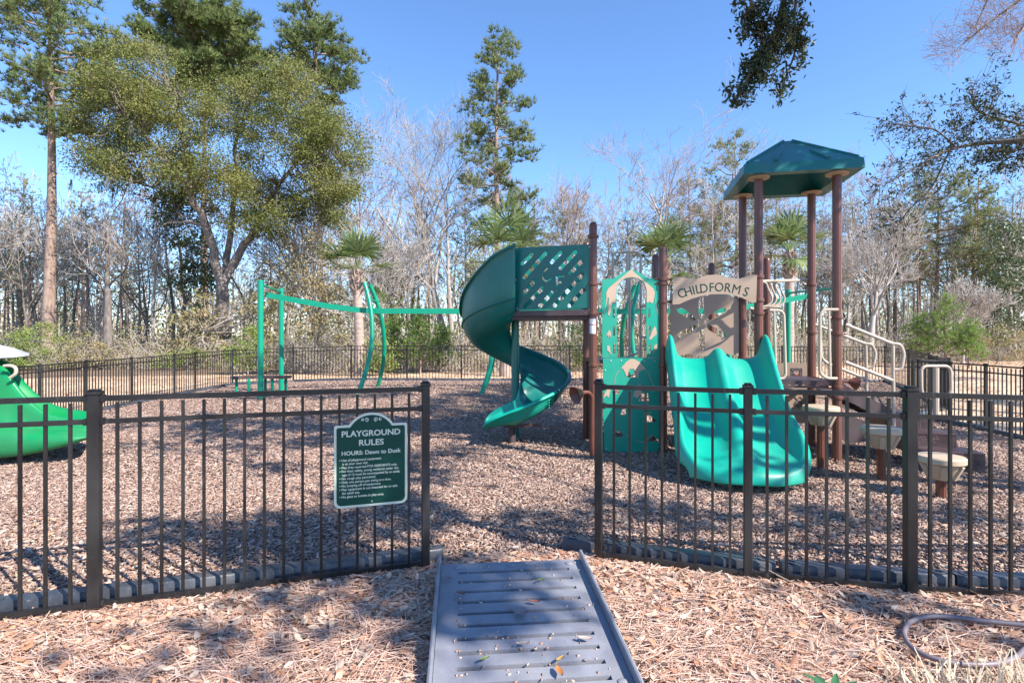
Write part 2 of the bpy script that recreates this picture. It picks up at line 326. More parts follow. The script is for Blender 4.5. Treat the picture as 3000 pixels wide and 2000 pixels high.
# texts first, while the scene is small
TX = {}
for k, (s, sz, al, bo) in {
    'pg': ('PLAYGROUND', .052, 'CENTER', .0012), 'ru': ('RULES', .052, 'CENTER', .0012), 'ho': ('HOURS: Dawn to Dusk', .036, 'CENTER', .0009)}.items():
    TX[k] = text_tris(s, sz, al, bo)
RULES = ['\u2022 Use of playground equipment', '   is at your own risk.', '\u2022 Play area reserved FOR RESIDENTS only.', '\u2022 For their safety, young residents under the',
         '   age of 12 must be accompanied by an adult.', '\u2022 No rough play permitted.', '\u2022 Only one person per swing at a time.', '\u2022 No jumping off of equipment.',
         '\u2022 Play equipment is not intended for or safe', '   for adult use.', '\u2022 No glass or bottles in play area.']
RULES_W = [.262, .183, .375, .372, .388, .233, .33, .27, .373, .132, .288]
RT = [text_tris(s, .0205, 'LEFT', .0005) for s in RULES]
CH = {c: text_tris(c, .168, 'CENTER', .0) for c in set('CHILDFORMS')}

# ------------------------------------------------------------------ ground, lawn, mulch
BED = [(-0.58, 3.78), (0.6, 3.92), (1.5, 3.62), (2.4, 3.42), (3.3, 3.34), (5.5, 3.6), (8.0, 6.3), (8.62, 9.28), (8.78, 10.26), (8.8, 12.0), (10.3, 13.1), (11.9, 15.9), (13.1, 19.2),
       (9, 19.25), (5, 19.25), (1, 19.2), (-1.8, 19.25), (-3.75, 19.3), (-5.8, 19.5), (-7.9, 19.7), (-9.75, 19.1), (-10.0, 17.5), (-10.05, 16.5), (-10.1, 14.75), (-9.95, 12.95), (-9.5, 11.1),
       (-8.2, 7.2), (-5.9, 4.2), (-4.2, 2.72), (-2.35, 3.2)]
C0 = Vector((0.5, 10.0))
def densify(poly, step=0.5):
    out = []
    for i, a in enumerate(poly):
        b = poly[(i + 1) % len(poly)]; n = max(1, int(math.dist(a, b) / step))
        out += [(a[0] + (b[0] - a[0]) * t / n, a[1] + (b[1] - a[1]) * t / n) for t in range(n)]
    return out
bedp = densify(BED)
bed_ang = sorted((math.atan2(y - C0.y, x - C0.x), math.hypot(x - C0.x, y - C0.y)) for x, y in bedp)
BA = np.array([a for a, r in bed_ang]); BR_ = np.array([r for a, r in bed_ang])
def bed_r(a): return np.interp(a, BA, BR_, period=2 * math.pi)
gv = np.vectorize(g)
def polar_sheet(name, radii_fn, nr, dz, mtl, jitter=0.0):
    A = np.linspace(-math.pi, math.pi, 241)[:-1]; rows = []
    for k in range(nr):
        r = radii_fn(A, k); x = C0.x + np.cos(A) * r; y = C0.y + np.sin(A) * r
        rows.append(np.stack([x, y, gv(x, y) + dz], 1))
    V = np.concatenate(rows); n = 240; F = []
    j = np.arange(n); j2 = (j + 1) % n
    for k in range(nr - 1): F.append(np.stack([k * n + j, (k + 1) * n + j, (k + 1) * n + j2, k * n + j2], 1))
    return link(name, raw_mesh(name, V, [np.concatenate(F)], mtl, smooth=True))
def rad_ground(A, k):
    s = [0.0005, .25, .5, .75, .95, 1.05, 1.2, 1.5, 2, 3, 5, 9, 20, 45][k]; return bed_r(A) * s
tag(polar_sheet('ground', rad_ground, 14, -0.02, M['straw_base']), 'pine straw covered ground around the playground', None, None, 'structure')
def rad_bed(A, k): return bed_r(A) * (0.0005 + k / 24 * 0.9995)
tag(polar_sheet('mulch_bed', rad_bed, 25, 0.0, M['mulch_base']), 'wood chip bed under the play equipment', None, None, 'structure')
def lawn_out(A):
    # wood edge seen from the bed centre
    d = np.degrees(A)
    return np.interp(d, [-180, -120, -60, -10, 15, 40, 60, 75, 95, 115, 130, 145, 160, 180], [28, 10.5, 11, 45, 55, 40, 24, 18.5, 14.5, 15, 18, 22, 25, 28])
def rad_lawn(A, k):
    a = np.abs(A + math.pi / 2); front = np.clip((1.0 - a) / 0.25, 0, 1)
    o = np.maximum(lawn_out(A), bed_r(A) + 0.1) * (1 - front) + (bed_r(A) + 0.05) * front
    i = bed_r(A) + 0.02; return i + (o - i) * k / 10
tag(polar_sheet('lawn', rad_lawn, 11, -0.008, M['lawn']), 'dormant tan lawn beyond the fence', None, None, 'structure')
def rad_wood(A, k):
    o = np.maximum(lawn_out(A), bed_r(A) + 0.2); return o + np.array([0, 5, 20, 60, 120, 250])[k]
def rad_wood_back(A, k):
    d = np.abs(A - math.pi / 2); fr = np.clip((2.3 - d) / 0.3, 0, 1)
    o = np.maximum(lawn_out(A), bed_r(A) + 0.2); o2 = o + np.array([0, 5, 20, 60, 120, 250])[k] * fr + 0.001 * k
    return o2
tag(polar_sheet('forest_floor', rad_wood_back, 6, -0.004, M['forest']), 'leafy floor of the wood behind the lawn', None, None, 'structure')

# ------------------------------------------------------------------ fences
def fence(name, label, posts, pw=0.051, th=1.25, brackets=False, wide=(), pick=0.112, pd=0.016, first_post=True, group=None, skip=()):
    root = thing(name, (posts[0][0], posts[0][1], posts[0][2]), label, 'fence', group)
    for i, p in enumerate(posts):
        if i in skip: continue
        a = posts[max(0, i - 1)]; b = posts[min(len(posts) - 1, i + 1)]; rz = math.atan2(b[1] - a[1], b[0] - a[0])
        w_ = 0.060 if i in wide else pw
        m = MB(); m.cbox((p[0], p[1], p[2] + th / 2 - 0.03), (w_, w_, th + 0.04), rz, 0.004)
        m.cbox((p[0], p[1], p[2] + th - 0.004), (w_ + 0.012, w_ + 0.012, 0.022), rz, 0.004)
        m.cbox((p[0], p[1], p[2] + th + 0.012), (w_ - 0.006, w_ - 0.006, 0.012), rz, 0.005)
        m.build('post', M['fence'], root)
    for i in range(len(posts) - 1):
        a = Vector(posts[i]); b = Vector(posts[i + 1]); d = b - a; L = d.xy.length; u = d / L
        ga, gb = a + u * (pw * .5), b - u * (pw * .5)
        for z, ht, wd in ((1.215, 0.03, 0.028), (1.085, 0.026, 0.028), (0.058, 0.026, 0.028)):
            m = MB(); m.bar(ga + Vector((0, 0, z)), gb + Vector((0, 0, z)), wd, ht)
            m.build('rail', M['fence'], root)
            if brackets:
                for q, sgn in ((ga, 1), (gb, -1)):
                    m = MB(); c = q + u * (sgn * .012) + Vector((0, 0, z)); m.cbox(tuple(c), (.026, wd + .012, ht + .012), math.atan2(d.y, d.x), .003); nv_ = Vector((u.y, -u.x, 0)); m.lathe(tuple(c + nv_ * (wd / 2 + .005)), [(.006, 0), (.005, .003), (.0001, .004)], 8, axis=tuple(nv_)); m.build('bracket', M['fence'], root)
        n = max(1, round(L / pick)) - 1; m = MB(); rz = math.atan2(d.y, d.x)
        for k in range(n):
            q = a + u * (L * (k + 1) / (n + 1))
            m.box((q.x, q.y, q.z + (1.201 - 0.02) / 2 - 0.01), (pd, pd, 1.201 + 0.02), rz)
        m.build('picket_panel', M['fence'], root)
    return root
L0 = (-2.354, 3.08, 0); L1 = (-0.578, 3.65, 0); R1 = (0.602, 3.794, 0); R2 = (1.506, 3.487, 0); R3 = (2.395, 3.286, 0)
fence('picket_fence', 'black metal picket fence left of the ramp, carrying the rules sign', [(-5.85, 1.98, -.02), (-4.1, 2.53, 0), L0, L1], wide=(2,), skip=(0,), brackets=True)
fence('picket_fence', 'black metal picket fence right of the ramp, in front of the double slide', [R1, R2, R3, (3.3, 3.215, -.02), (5.1, 3.2, -.05)], wide=(2,), brackets=True)
BACK = [(-8.6, 7.5), (-9.3, 9.3), (-9.6, 11.1), (-10.1, 12.95), (-10.27, 14.75), (-10.23, 16.55), (-10.15, 17.5), (-9.88, 19.3), (-7.97, 19.9), (-5.8, 19.7), (-3.75, 19.5), (-1.8, 19.4), (.15, 19.4), (2.05, 19.4), (3.95, 19.4), (5.85, 19.45),
        (7.75, 19.45), (9.65, 19.5), (11.5, 19.5), (13.25, 19.4), (12.75, 17.55), (12.06, 15.8), (11.2, 14.4), (10.4, 13.0)]
fence('perimeter_fence', 'long black picket fence curving round the back of the mulch bed', [(x, y, g(x, y)) for x, y in BACK], th=1.24, pd=0.018)
fence('picket_fence', 'black picket fence along the far right side, behind the brown steps', [(x, y, g(x, y)) for x, y in [(8.93, 12.0), (8.95, 11.15), (8.9, 10.26), (8.72, 9.28), (8.45, 7.5), (8.1, 5.7)]], th=1.24)
# the open gate
gr = thing('gate', (10.38, 12.92, g(10.4, 13)), 'black double leaf gate standing open at the back right corner', 'gate')
def gate_leaf(a, b):
    a = Vector(a); b = Vector(b); d = b - a; L = d.length; u = d / L; m = MB(); rz = math.atan2(d.y, d.x)
    for p in (a, b): m.cbox((p.x, p.y, p.z + .63), (.045, .045, 1.2), rz, .004)
    for z in (1.20, 1.07, .1): m.bar(a + Vector((0, 0, z)), b + Vector((0, 0, z)), .03, .03)
    for k in range(1, int(L / .112)):
        q = a + u * (k * .112); m.box((q.x, q.y, q.z + .65), (.016, .016, 1.1), rz)
    return m
gz = g(10, 12.7)
gate_leaf((10.3, 12.86, gz), (9.35, 12.72, gz)).build('gate_leaf', M['fence'], gr)
gate_leaf((8.98, 12.06, gz), (9.2, 12.66, gz)).build('gate_leaf', M['fence'], gr)

# ------------------------------------------------------------------ border timbers
def timber(L):
    m = MB(); W, Hh = 0.10, 0.115; prof = [(-W / 2, 0), (-W / 2, Hh - .012), (-W / 2 + .008, Hh), (W / 2 - .008, Hh), (W / 2, Hh - .012), (W / 2, 0)]
    xs = [(-L / 2, .72), (-L / 2 + .03, 1), (L / 2 - .03, 1), (L / 2, .72)]
    G = [[(x, y * k, z) for y, z in prof] for x, k in xs]; m.grid(G)
    b = 0; m.ngon([0, 1, 2, 3, 4, 5]); m.ngon([23, 22, 21, 20, 19, 18])
    for sx in (-1, 1):   # stake socket ring
        m.lathe((sx * (L / 2 - .07), 0, Hh - .004), [(.033, 0), (.035, .009), (.02, .009), (.018, -.02)], 14)
    return m.mesh('border_timber', M['border'])
TM = {}
def place_timber(a, b, label, group, z0=-0.01):
    a = Vector((a[0], a[1])); b = Vector((b[0], b[1])); L = round((b - a).length, 1); c = (a + b) / 2
    if L not in TM: TM[L] = timber(L - .015)
    o = link('border_timber', TM[L]); o.location = (c.x, c.y, g(c.x, c.y) + z0); o.rotation_euler = (0, math.atan2(-(g(b.x, b.y) - g(a.x, a.y)), L), math.atan2(b.y - a.y, b.x - a.x))
    return tag(o, label, 'border timber', group)
def off(p, q, d):   # point at distance d along the segment, shifted 0.12 behind it
    p = Vector(p[:2]); q = Vector(q[:2]); u = (q - p).normalized(); nn = Vector((-u.y, u.x)); return p + u * d + nn * .115
FG = 'black plastic border timbers along the front fence'
Lm = (-4.1, 2.53, 0)
place_timber(off(L0, L1, .72), off(L0, L1, 2.0), 'border timber behind the rules sign, left of the ramp', FG)
place_timber(off(L0, L1, -.55), off(L0, L1, .7), 'sunny striped border timber behind the wide left fence post', FG)
place_timber(off(Lm, L0, .1), off(Lm, L0, 1.28), 'border timber at the left edge of the picture, behind the fence', FG)
place_timber((R1[0] - .21, R1[1] + .2), off(R1, R2, .0), 'short border end piece between ramp and right gate post', FG)
place_timber(off(R1, R2, .03), off(R2, R3, .2), 'border timber behind the first pickets right of the ramp', FG)
place_timber(off(R2, R3, .23), off(R3, (3.3, 3.215), .3), 'striped border timber below the two right fence posts', FG)
place_timber(off(R3, (3.3, 3.215), .33), off(R3, (3.3, 3.215), 1.5), 'border timber at the right edge of the picture, behind the hose', FG)
bb = [Vector(p) for p in BED]; i0 = 5
seq = BED[5:28]
for i in range(len(seq) - 1):
    a, b = Vector(seq[i]), Vector(seq[i + 1]); n = max(1, round((b - a).length / 1.25))
    for k in range(n):
        place_timber(a + (b - a) * k / n, a + (b - a) * (k + 1) / n, 'low dark border timber edging the mulch along the far fence', 'dark border timbers at the foot of the far fence', -0.03)

# ------------------------------------------------------------------ rules sign
def fence_plane(px, py, P0, P1, push=0.0):
    """where the view ray through a photo point meets the vertical plane through P0,P1; returned as (distance along, height)"""
    a = Vector((P0[0], P0[1])); b = Vector((P1[0], P1[1])); u = (b - a).normalized(); k = (px - 1500) / FPX
    # (k*Y, Y) = a + u*t
    t = (k * a.y - a.x) / (u.x - k * u.y); Y = a.y + u.y * t
    return t, zat(py, Y)
u_s = Vector((L1[0] - L0[0], L1[1] - L0[1], 0)).normalized(); n_s = Vector((u_s.y, -u_s.x, 0))
SW, SH = .457, .60
t0, _ = fence_plane(979, 1300, L0, L1); t1, _ = fence_plane(1191, 1300, L0, L1)
s_org = Vector((L0[0], L0[1], 0)) + u_s * ((t0 + t1) / 2 - SW / 2) + n_s * .022 + Vector((0, 0, .475))
sg = thing('rules_sign', tuple(s_org + u_s * SW / 2), 'green playground rules sign with arched top, fixed to the fence pickets', 'sign')
def sign_outline(inset=0.0):
    i = inset; W, Hs, r = SW, .525, .028 - i * .5; pts = []
    def arc(cx, cy, rr, a0, a1, n=8): return [(cx + rr * math.cos(R(a0 + (a1 - a0) * k / n)), cy + rr * math.sin(R(a0 + (a1 - a0) * k / n))) for k in range(n + 1)]
    pts += arc(i + r + .01, i + r + .01, r + .01, 180, 270); pts += arc(W - i - r - .01, i + r + .01, r + .01, 270, 360)
    pts += arc(W - i - .012, Hs - i - .012, .012, 0, 90, 4)
    cx, cy, rr = W / 2, .60 - .165, .165 - i
    h = Hs - i - cy; a = math.degrees(math.asin(h / rr))
    pts += arc(cx, cy, rr, a, 180 - a, 22); pts += arc(i + .012, Hs - i - .012, .012, 90, 180, 4)
    return pts
m = MB(); m.prism([sign_outline()], s_org, u_s, (0, 0, 1), .004); m.build('border', M['sign_cream'], sg)
m = MB(); m.prism([sign_outline(.015)], s_org, u_s, (0, 0, 1), .0055); m.build('panel', M['sign_green'], sg)
tp = lambda x, y: s_org + u_s * x + Vector((0, 0, y)) + n_s * .0065
m = MB()
add_text(m, TX['pg'], tp(.2285, .452), u_s, (0, 0, 1), .366); add_text(m, TX['ru'], tp(.2285, .392), u_s, (0, 0, 1), .155); add_text(m, TX['ho'], tp(.2285, .335), u_s, (0, 0, 1), .37)
for i, T in enumerate(RT): add_text(m, T, tp(.032, .297 - i * .0232), u_s, (0, 0, 1), None)
m.build('lettering', M['sign_cream'], sg)
m = MB()
for sx in (-1, 1):
    for cx, r0, tn, dr in ((.030, .014, 1.6, 1), (.056, .009, 1.4, -1)):
        pts = []
        for k in range(22):
            a = k / 21 * tn * 2 * math.pi; r = r0 * (1 - .72 * k / 21)
            pts.append(tp(.2285 + sx * (cx + r * math.cos(a + math.pi * .5)), .556 + dr * r * math.sin(a - math.pi * .5)))
        m.tube(pts, .0022, 5)
m.build('scroll', M['sign_cream'], sg)
m = MB(); m.lathe(tp(.232, .03), [(.006, 0), (.006, .002), (.003, .004)], 10, axis=n_s); m.build('bolt', M['bolt'], sg)

# ------------------------------------------------------------------ ramp
ax = Vector((.0915, -.9958, 0)); rx = Vector((.9958, .0915, 0))
rt_c = Vector((-.005, 3.47, .135)); slope = -.075
rp = thing('ramp', (.07, 2.6, 0), 'dark grey plastic access ramp with ten slots, sloping up to the mulch bed', 'ramp')
uy_r = Vector((ax.x, ax.y, slope)).normalized()
W2, RL = .44, 1.95
holes = []
for k in range(16):
    y = .1 + k * .108; holes.append([(-W2 + .105, y), (W2 - .09, y), (W2 - .09, y + .03), (-W2 + .105, y + .03)])
m = MB(); m.prism([[(-W2, 0), (W2, 0), (W2, RL), (-W2, RL)]] + holes, rt_c, rx, uy_r, .03, back=0)
# normal of (rx, uy_r) points down; thickness goes below the top face
m.build('deck', M['ramp'], rp)
m = MB(); m.prism([[(-W2 + .03, .03), (W2 - .03, .03), (W2 - .03, RL), (-W2 + .03, RL)]], rt_c + Vector((0, 0, -.05)), rx, uy_r, .006); m.build('slot_shade_sheet', M['dark'], rp)  # added dark sheet, painting the shade that shows through the slots
for sx in (-1, 1):
    a = rt_c + rx * (sx * (W2 + .012)) + Vector((0, 0, -.012)); b = a + uy_r * RL
    m = MB(); m.bar(a - uy_r * .02 + Vector((0, 0, .012)), b + Vector((0, 0, .012)), .02, .085, up=(0, 0, 1))
    m.tube([a - uy_r * .02 + Vector((0, 0, .054)), b + Vector((0, 0, .054))], .011, 8); m.build('side_flange', M['ramp'], rp)
for x, y in ((-.34, .045), (.0, .045), (.36, .05), (-.35, 1.12), (.39, 1.12)):
    m = MB(); q = rt_c + rx * x + uy_r * y; m.lathe(q, [(.024, 0), (.022, .005), (.012, .009), (.0001, .010)], 14); m.build('rivet', M['ramp'], rp)

# ------------------------------------------------------------------ play structure
ps = thing('play_structure', (2.6, 7.6, 0), 'big green, brown and tan play structure with roofed tower, spiral slide and double slide', 'play structure')
cT = Vector((3.71, 7.385, 0)); uT = Vector((.982, -.191, 0)); vT = Vector((.191, .982, 0))
FL = cT - uT * .46 - vT * .46; FR = cT + uT * .46 - vT * .46; BR = cT + uT * .46 + vT * .46; BL = cT - uT * .46 + vT * .46
N1 = Vector((1.09, 7.34, 0)); M1 = Vector((2.03, 7.34, 0)); N2 = Vector((1.13, 8.3, 0)); M2 = Vector((2.17, 8.25, 0))
Q1 = Vector((3.27, 8.95, 0)); Q2 = Vector((3.99, 8.55, 0))
def collar(mb, p, z, r, arms=()):
    mb.lathe((p.x, p.y, z), [(r, -.024), (r + .014, -.02), (r + .016, 0), (r + .014, .02), (r, .024)], 18)
    for d in arms:
        d = Vector(d).normalized(); q = Vector((p.x, p.y, z)) + d * (r + .005)
        mb.tube([q, q + d * .05], .014, 8); mb.lathe(tuple(q + d * .045), [(.019, -.012), (.019, .012)], 8, axis=d)
    mb.lathe((p.x, p.y, z), [(.0001, 0)] * 2, 3) if False else None
def post(p, top, clamps, r=.052, cap=True):
    m = MB(); lb = (10, .035)
    prof = [(r, -.05), (r, top - .05)] if not cap else [(r, -.05), (r, top - .21)]
    m.lathe((p.x, p.y, 0), prof, 40, lb)
    if cap: m.lathe((p.x, p.y, 0), [(r * 1.0, top - .21), (r * 1.02, top - .05), (r * .8, top - .015), (r * .4, top), (.0001, top + .003)], 24)
    o = m.build('post', M['brown'], ps, 40)
    for z, arms in clamps:
        m = MB(); collar(m, p, z, r, arms); m.build('clamp', M['brown'], o)
    return o
E = (1, 0, 0); Wd = (-1, 0, 0); F_ = (0, -1, 0)
pN = post(N1, 3.10, [(2.27, [E]), (1.87, [E, Wd]), (1.18, [E]), (2.9, [])])
post(M1, 2.77, [(2.33, [Wd, E]), (2.27, [Wd]), (2.03, [E]), (1.18, []), (.05, [])])
post(N2, 3.0, [(1.87, [])]); post(M2, 2.80, [(1.18, [])]); post(Q1, 2.77, [(1.18, [])]); post(Q2, 2.8, [(1.2, [])])
post(FL, 3.62, [(2.33, [Wd]), (2.03, [Wd]), (1.86, [E]), (1.0, [])], cap=False)
post(FR, 3.62, [(1.80, [Wd]), (1.60, [E]), (.93, [Wd]), (.80, [])], cap=False)
post(BR, 3.62, [(2.3, [Wd]), (1.62, [E]), (.95, [])], cap=False)
post(BL, 3.62, [(1.25, []), (2.1, [])], cap=False)
# clamp with ring near the top of the tallest post
m = MB(); m.lathe((N1.x, N1.y, 2.905), [(.052, -.03), (.075, -.012), (.078, .012), (.055, .03)], 20); m.build('clamp', M['brown'], pN)
# sticker on the post
m = MB(); A_ = np.linspace(R(205), R(300), 8)
for z0_, z1_ in ((1.60, 1.80),):
    G = [[(N1.x + .0555 * math.cos(a), N1.y + .0555 * math.sin(a), z) for a in A_] for z in (z0_, z1_)]; m.grid(G)
stk = m.build('sticker', M['sticker'], ps)
m = MB(); G = [[(N1.x + .0562 * math.cos(a), N1.y + .0562 * math.sin(a), z) for a in A_] for z in (1.715, 1.728)]; m.grid(G); m.build('red_stripe', M['red'], stk)

def trace(pts, P0, P1, ox=0, oy=0, sc=1.0):
    return [fence_plane(ox + x * sc, oy + y * sc, P0, P1) for x, y in pts]
def plane_prism(name, loops, P0, P1, th, back, mtl, parent=None):
    u = (Vector((P1[0], P1[1], 0)) - Vector((P0[0], P0[1], 0))).normalized()
    m = MB(); m.prism(loops, (P0[0], P0[1], 0), u, (0, 0, 1), th, back); return m.build(name, mtl, parent or ps)
def slot2(a, b, r, n=6):
    a = Vector(a); b = Vector(b); d = (b - a).normalized(); t0_ = math.atan2(d.y, d.x)
    out = []
    for k in range(n + 1):
        t = t0_ - math.pi / 2 + math.pi * k / n; out.append((b.x + r * math.cos(t), b.y + r * math.sin(t)))
    for k in range(n + 1):
        t = t0_ + math.pi / 2 + math.pi * k / n; out.append((a.x + r * math.cos(t), a.y + r * math.sin(t)))
    return out
# --- lattice panels of the spiral slide platform
CFa, CFb = (.016, 7.66), (1.05, 7.33)
SCL = .1913
slots = [((300, 350), (160, 480)), ((510, 330), (190, 690)), ((740, 320), (610, 460)), ((970, 310), (745, 550)), ((1075, 440), (895, 630)), ((350, 740), (190, 930)),
         ((465, 860), (190, 1150)), ((610, 930), (420, 1140)), ((1080, 650), (655, 1120)), ((1090, 885), (880, 1125))]
def px_slots(mirror=False):
    L = []
    for a, b in slots:
        if mirror: a, b = (1230 - a[0], a[1]), (1230 - b[0], b[1])
        A = fence_plane(1500 + a[0] * SCL, 680 + a[1] * SCL, CFa, CFb); B = fence_plane(1500 + b[0] * SCL, 680 + b[1] * SCL, CFa, CFb)
        L.append(slot2(A, B, .0295))
    return L
outl = trace([(12, 1200), (1225, 1157), (1215, 184), (12, 245)], CFa, CFb, 1500, 680, SCL)
def stroke(pts, r):   # outline of a thick polyline in panel coordinates
    P_ = [Vector(fence_plane(1500 + x * SCL, 680 + y * SCL, CFa, CFb)) for x, y in pts]; lft, rgt = [], []
    for i, p in enumerate(P_):
        d = (P_[min(i + 1, len(P_) - 1)] - P_[max(i - 1, 0)]).normalized(); n_ = Vector((-d.y, d.x)); lft.append(p + n_ * r); rgt.append(p - n_ * r)
    return [tuple(v) for v in lft + rgt[::-1]]
cs = [(590, 545), (540, 560), (490, 605), (465, 660), (475, 715), (510, 748), (555, 742), (600, 712)]
hC = stroke(cs, .011)
fo = [(668, 672), (800, 668), (815, 688), (712, 700), (708, 755), (790, 752), (805, 772), (780, 785), (706, 785), (704, 905), (674, 905)]
hF = trace(fo, CFa, CFb, 1500, 680, SCL)
plane_prism('lattice_panel', [outl] + px_slots() + [hC, hF], CFa, CFb, .018, .009, M['hood'])
BKa, BKb = (.016, 8.62), (1.05, 8.32)
bk_slots = []
for d in (-680, -475, -265, -60, 160, 365, 572):
    xa, xb = max(200, 375 + d), min(1085, 1135 + d); bk_slots.append(slot2(fence_plane(1500 + xa * SCL, 680 + (xa - d) * SCL, BKa, BKb), fence_plane(1500 + xb * SCL, 680 + (xb - d) * SCL, BKa, BKb), .036))
plane_prism('lattice_panel', [trace([(12, 1200), (1225, 1157), (1215, 184), (12, 245)], BKa, BKb, 1500, 680, SCL)] + bk_slots, BKa, BKb, .018, .009, M['panel_green'])
for x, y in ((45, 290), (62, 732), (78, 1170), (1190, 228), (1185, 1188), (118, 1235), (468, 1222), (825, 1203)):
    t, z = fence_plane(1500 + x * SCL, 680 + y * SCL, CFa, CFb); u = (Vector(CFb) - Vector(CFa)).normalized()
    m = MB(); m.lathe((CFa[0] + u.x * t + u.y * .012, CFa[1] + u.y * t - u.x * .012, z), [(.011, -.008), (.010, .003), (.005, .006)], 10, axis=(u.y, -u.x, 0)); m.build('bolt', M['bolt'], ps)
m = MB(); m.bar((CFa[0], CFa[1], 1.885), (CFb[0], CFb[1], 1.885), .05, .075); m.build('deck_beam', M['deck'], ps)
m = MB(); m.prism([[(.0, 7.70), (1.06, 7.40), (1.06, 8.3), (.0, 8.6)]], (0, 0, 1.80), (1, 0, 0), (0, 1, 0), .05); m.build('deck', M['deck'], ps)

# --- spiral slide
sc_ = Vector((.05, 8.3, 0)); NT = 72
qs = [(0.085, .26), (.09, .12), (.12, .03), (.20, -.03), (.32, -.055), (.45, -.065), (.57, -.05), (.67, 0.0), (.735, .075), (.775, .16)]
def wall_h(t): return float(np.interp(t, [0, .06, .15, .25, .4, .6, .8, .92, 1], [.95, .9, .68, .46, .34, .28, .25, .24, .2]))
def floor_z(t): return 1.88 - 1.52 * t
rows, seam = [], []
for i in range(NT + 1):
    t = i / NT; th = R(-90 - 360 * t); z = floor_z(t); h = wall_h(t)
    sec = [(r, dz) for r, dz in qs] + [(.79 + .012 * k / 5, .16 + (h - .16) * k / 5) for k in range(1, 6)] + [(.835, h + .012), (.85, h - .03)]
    rows.append([(sc_.x + math.cos(th) * r, sc_.y + math.sin(th) * r, z + dz) for r, dz in sec])
    if t < .62: seam.append((sc_.x + math.cos(th) * .806, sc_.y + math.sin(th) * .806, z + min(.22, h - .04)))
ext = []
last = rows[-1]
for k, dx in enumerate((.1, .2, .3, .4, .46)):
    f = 1 - .75 * (k + 1) / 5
    row = []
    for (x, y, z) in last:
        zz = .345 - .012 * k + (z - .345) * (f if z > .345 else 1 - .5 * (k + 1) / 5); yy = y
        if k >= 3: yy = sc_.y - .45 + (y - sc_.y + .45) * (0.93 if k == 3 else .75); zz -= .02 * (k - 2)
        row.append((x - dx, yy, zz))
    rows.append(row)
def solid(o, th, sub=1, offset=0):
    s = o.modifiers.new('thickness', 'SOLIDIFY'); s.thickness = th; s.offset = offset
    if sub: b = o.modifiers.new('smooth', 'SUBSURF'); b.levels = sub; b.render_levels = sub
m = MB(); m.grid(rows[:NT + 1 - 9]); ss_ = m.build('spiral_slide', M['hood'], ps, 180); solid(ss_, .022)  # shade-darkened copy of the teal; only the exit keeps the lit colour
m = MB(); m.grid(rows[NT - 9:]); ex_ = m.build('slide_exit', M['teal'], ss_, 180); solid(ex_, .024)
m = MB(); m.tube(seam, .013, 8); m.build('moulded_ridge', M['hood'], ss_)
m = MB()
for t in np.linspace(.80, .90, 7):      # little dimples where the slide is studded
    th = R(-90 - 360 * t)
    for dz in (.05, .085, .12, .155):
        m.lathe((sc_.x + math.cos(th) * .80, sc_.y + math.sin(th) * .80, floor_z(t) + dz), [(.012, 0), (.008, .006)], 8, axis=(math.cos(th), math.sin(th), 0))
m.build('stud_pattern', M['panel_green'], ss_)
m = MB(); m.tube([(sc_.x, sc_.y, -.05), (sc_.x, sc_.y, 2.05)], .06, 20); m.build('slide_column', M['hood'], ps)
m = MB(); m.tube([(.0, 7.98, -.02), (.0, 7.98, .30)], .055, 14); m.bar((-.12, 7.9, .27), (.42, 7.9, .29), .06, .05); m.build('exit_support', M['deck'], ps)

# --- arch panel and climbing panel
ZS = 0.35714; OX, OY = 1750, 780
AP0, AP1 = (1.1, 7.34), (2.0, 7.34)
tr = lambda pts: trace(pts, AP0, AP1, OX, OY, ZS)
up_out = [(40, 748), (522, 748), (520, 120), (505, 105), (425, 100), (395, 85), (345, 52), (275, 28), (205, 52), (160, 85), (135, 100), (65, 105), (38, 118)]
arch = [(160, 747), (404, 747), (398, 195), (388, 160), (365, 125), (330, 102), (278, 92), (228, 102), (192, 125), (168, 160), (158, 195)]
def vslot(x, y0, y1, wd=9):
    return [(x - wd, y0 + 8), (x - wd + 4, y0), (x + wd - 4, y0), (x + wd, y0 + 8), (x + wd, y1 - 8), (x + wd - 4, y1), (x - wd + 4, y1), (x - wd, y1 - 8)]
vs = [(131, 197, 272), (421, 195, 272), (134, 342, 424), (425, 340, 420), (136, 488, 570), (427, 487, 568), (138, 635, 716), (429, 634, 716)]
plane_prism('arch_panel', [tr(up_out), tr(arch)] + [tr(vslot(*v)) for v in vs], AP0, AP1, .018, .009, M['panel_green'])
lo_out = [(45, 752), (532, 752), (530, 1512), (515, 1520), (70, 1520), (55, 1508)]
hol = [[(245, 910), (250, 862), (262, 870), (280, 895), (300, 868), (312, 880), (316, 910)], [(122, 1046), (126, 990), (150, 968), (182, 992), (182, 1046)],
       [(340, 1104), (348, 1062), (365, 1040), (415, 1040), (424, 1104)], [(188, 1216), (205, 1165), (236, 1170), (236, 1216)], [(392, 1275), (394, 1215), (430, 1222), (466, 1245), (486, 1275)],
       [(120, 1398), (130, 1370), (165, 1348), (205, 1372), (214, 1398)], [(402, 1438), (445, 1380), (500, 1425), (506, 1438)]]
plane_prism('climbing_panel', [tr(lo_out)] + [tr(h) for h in hol], AP0, AP1, .018, .009, M['panel_green'])
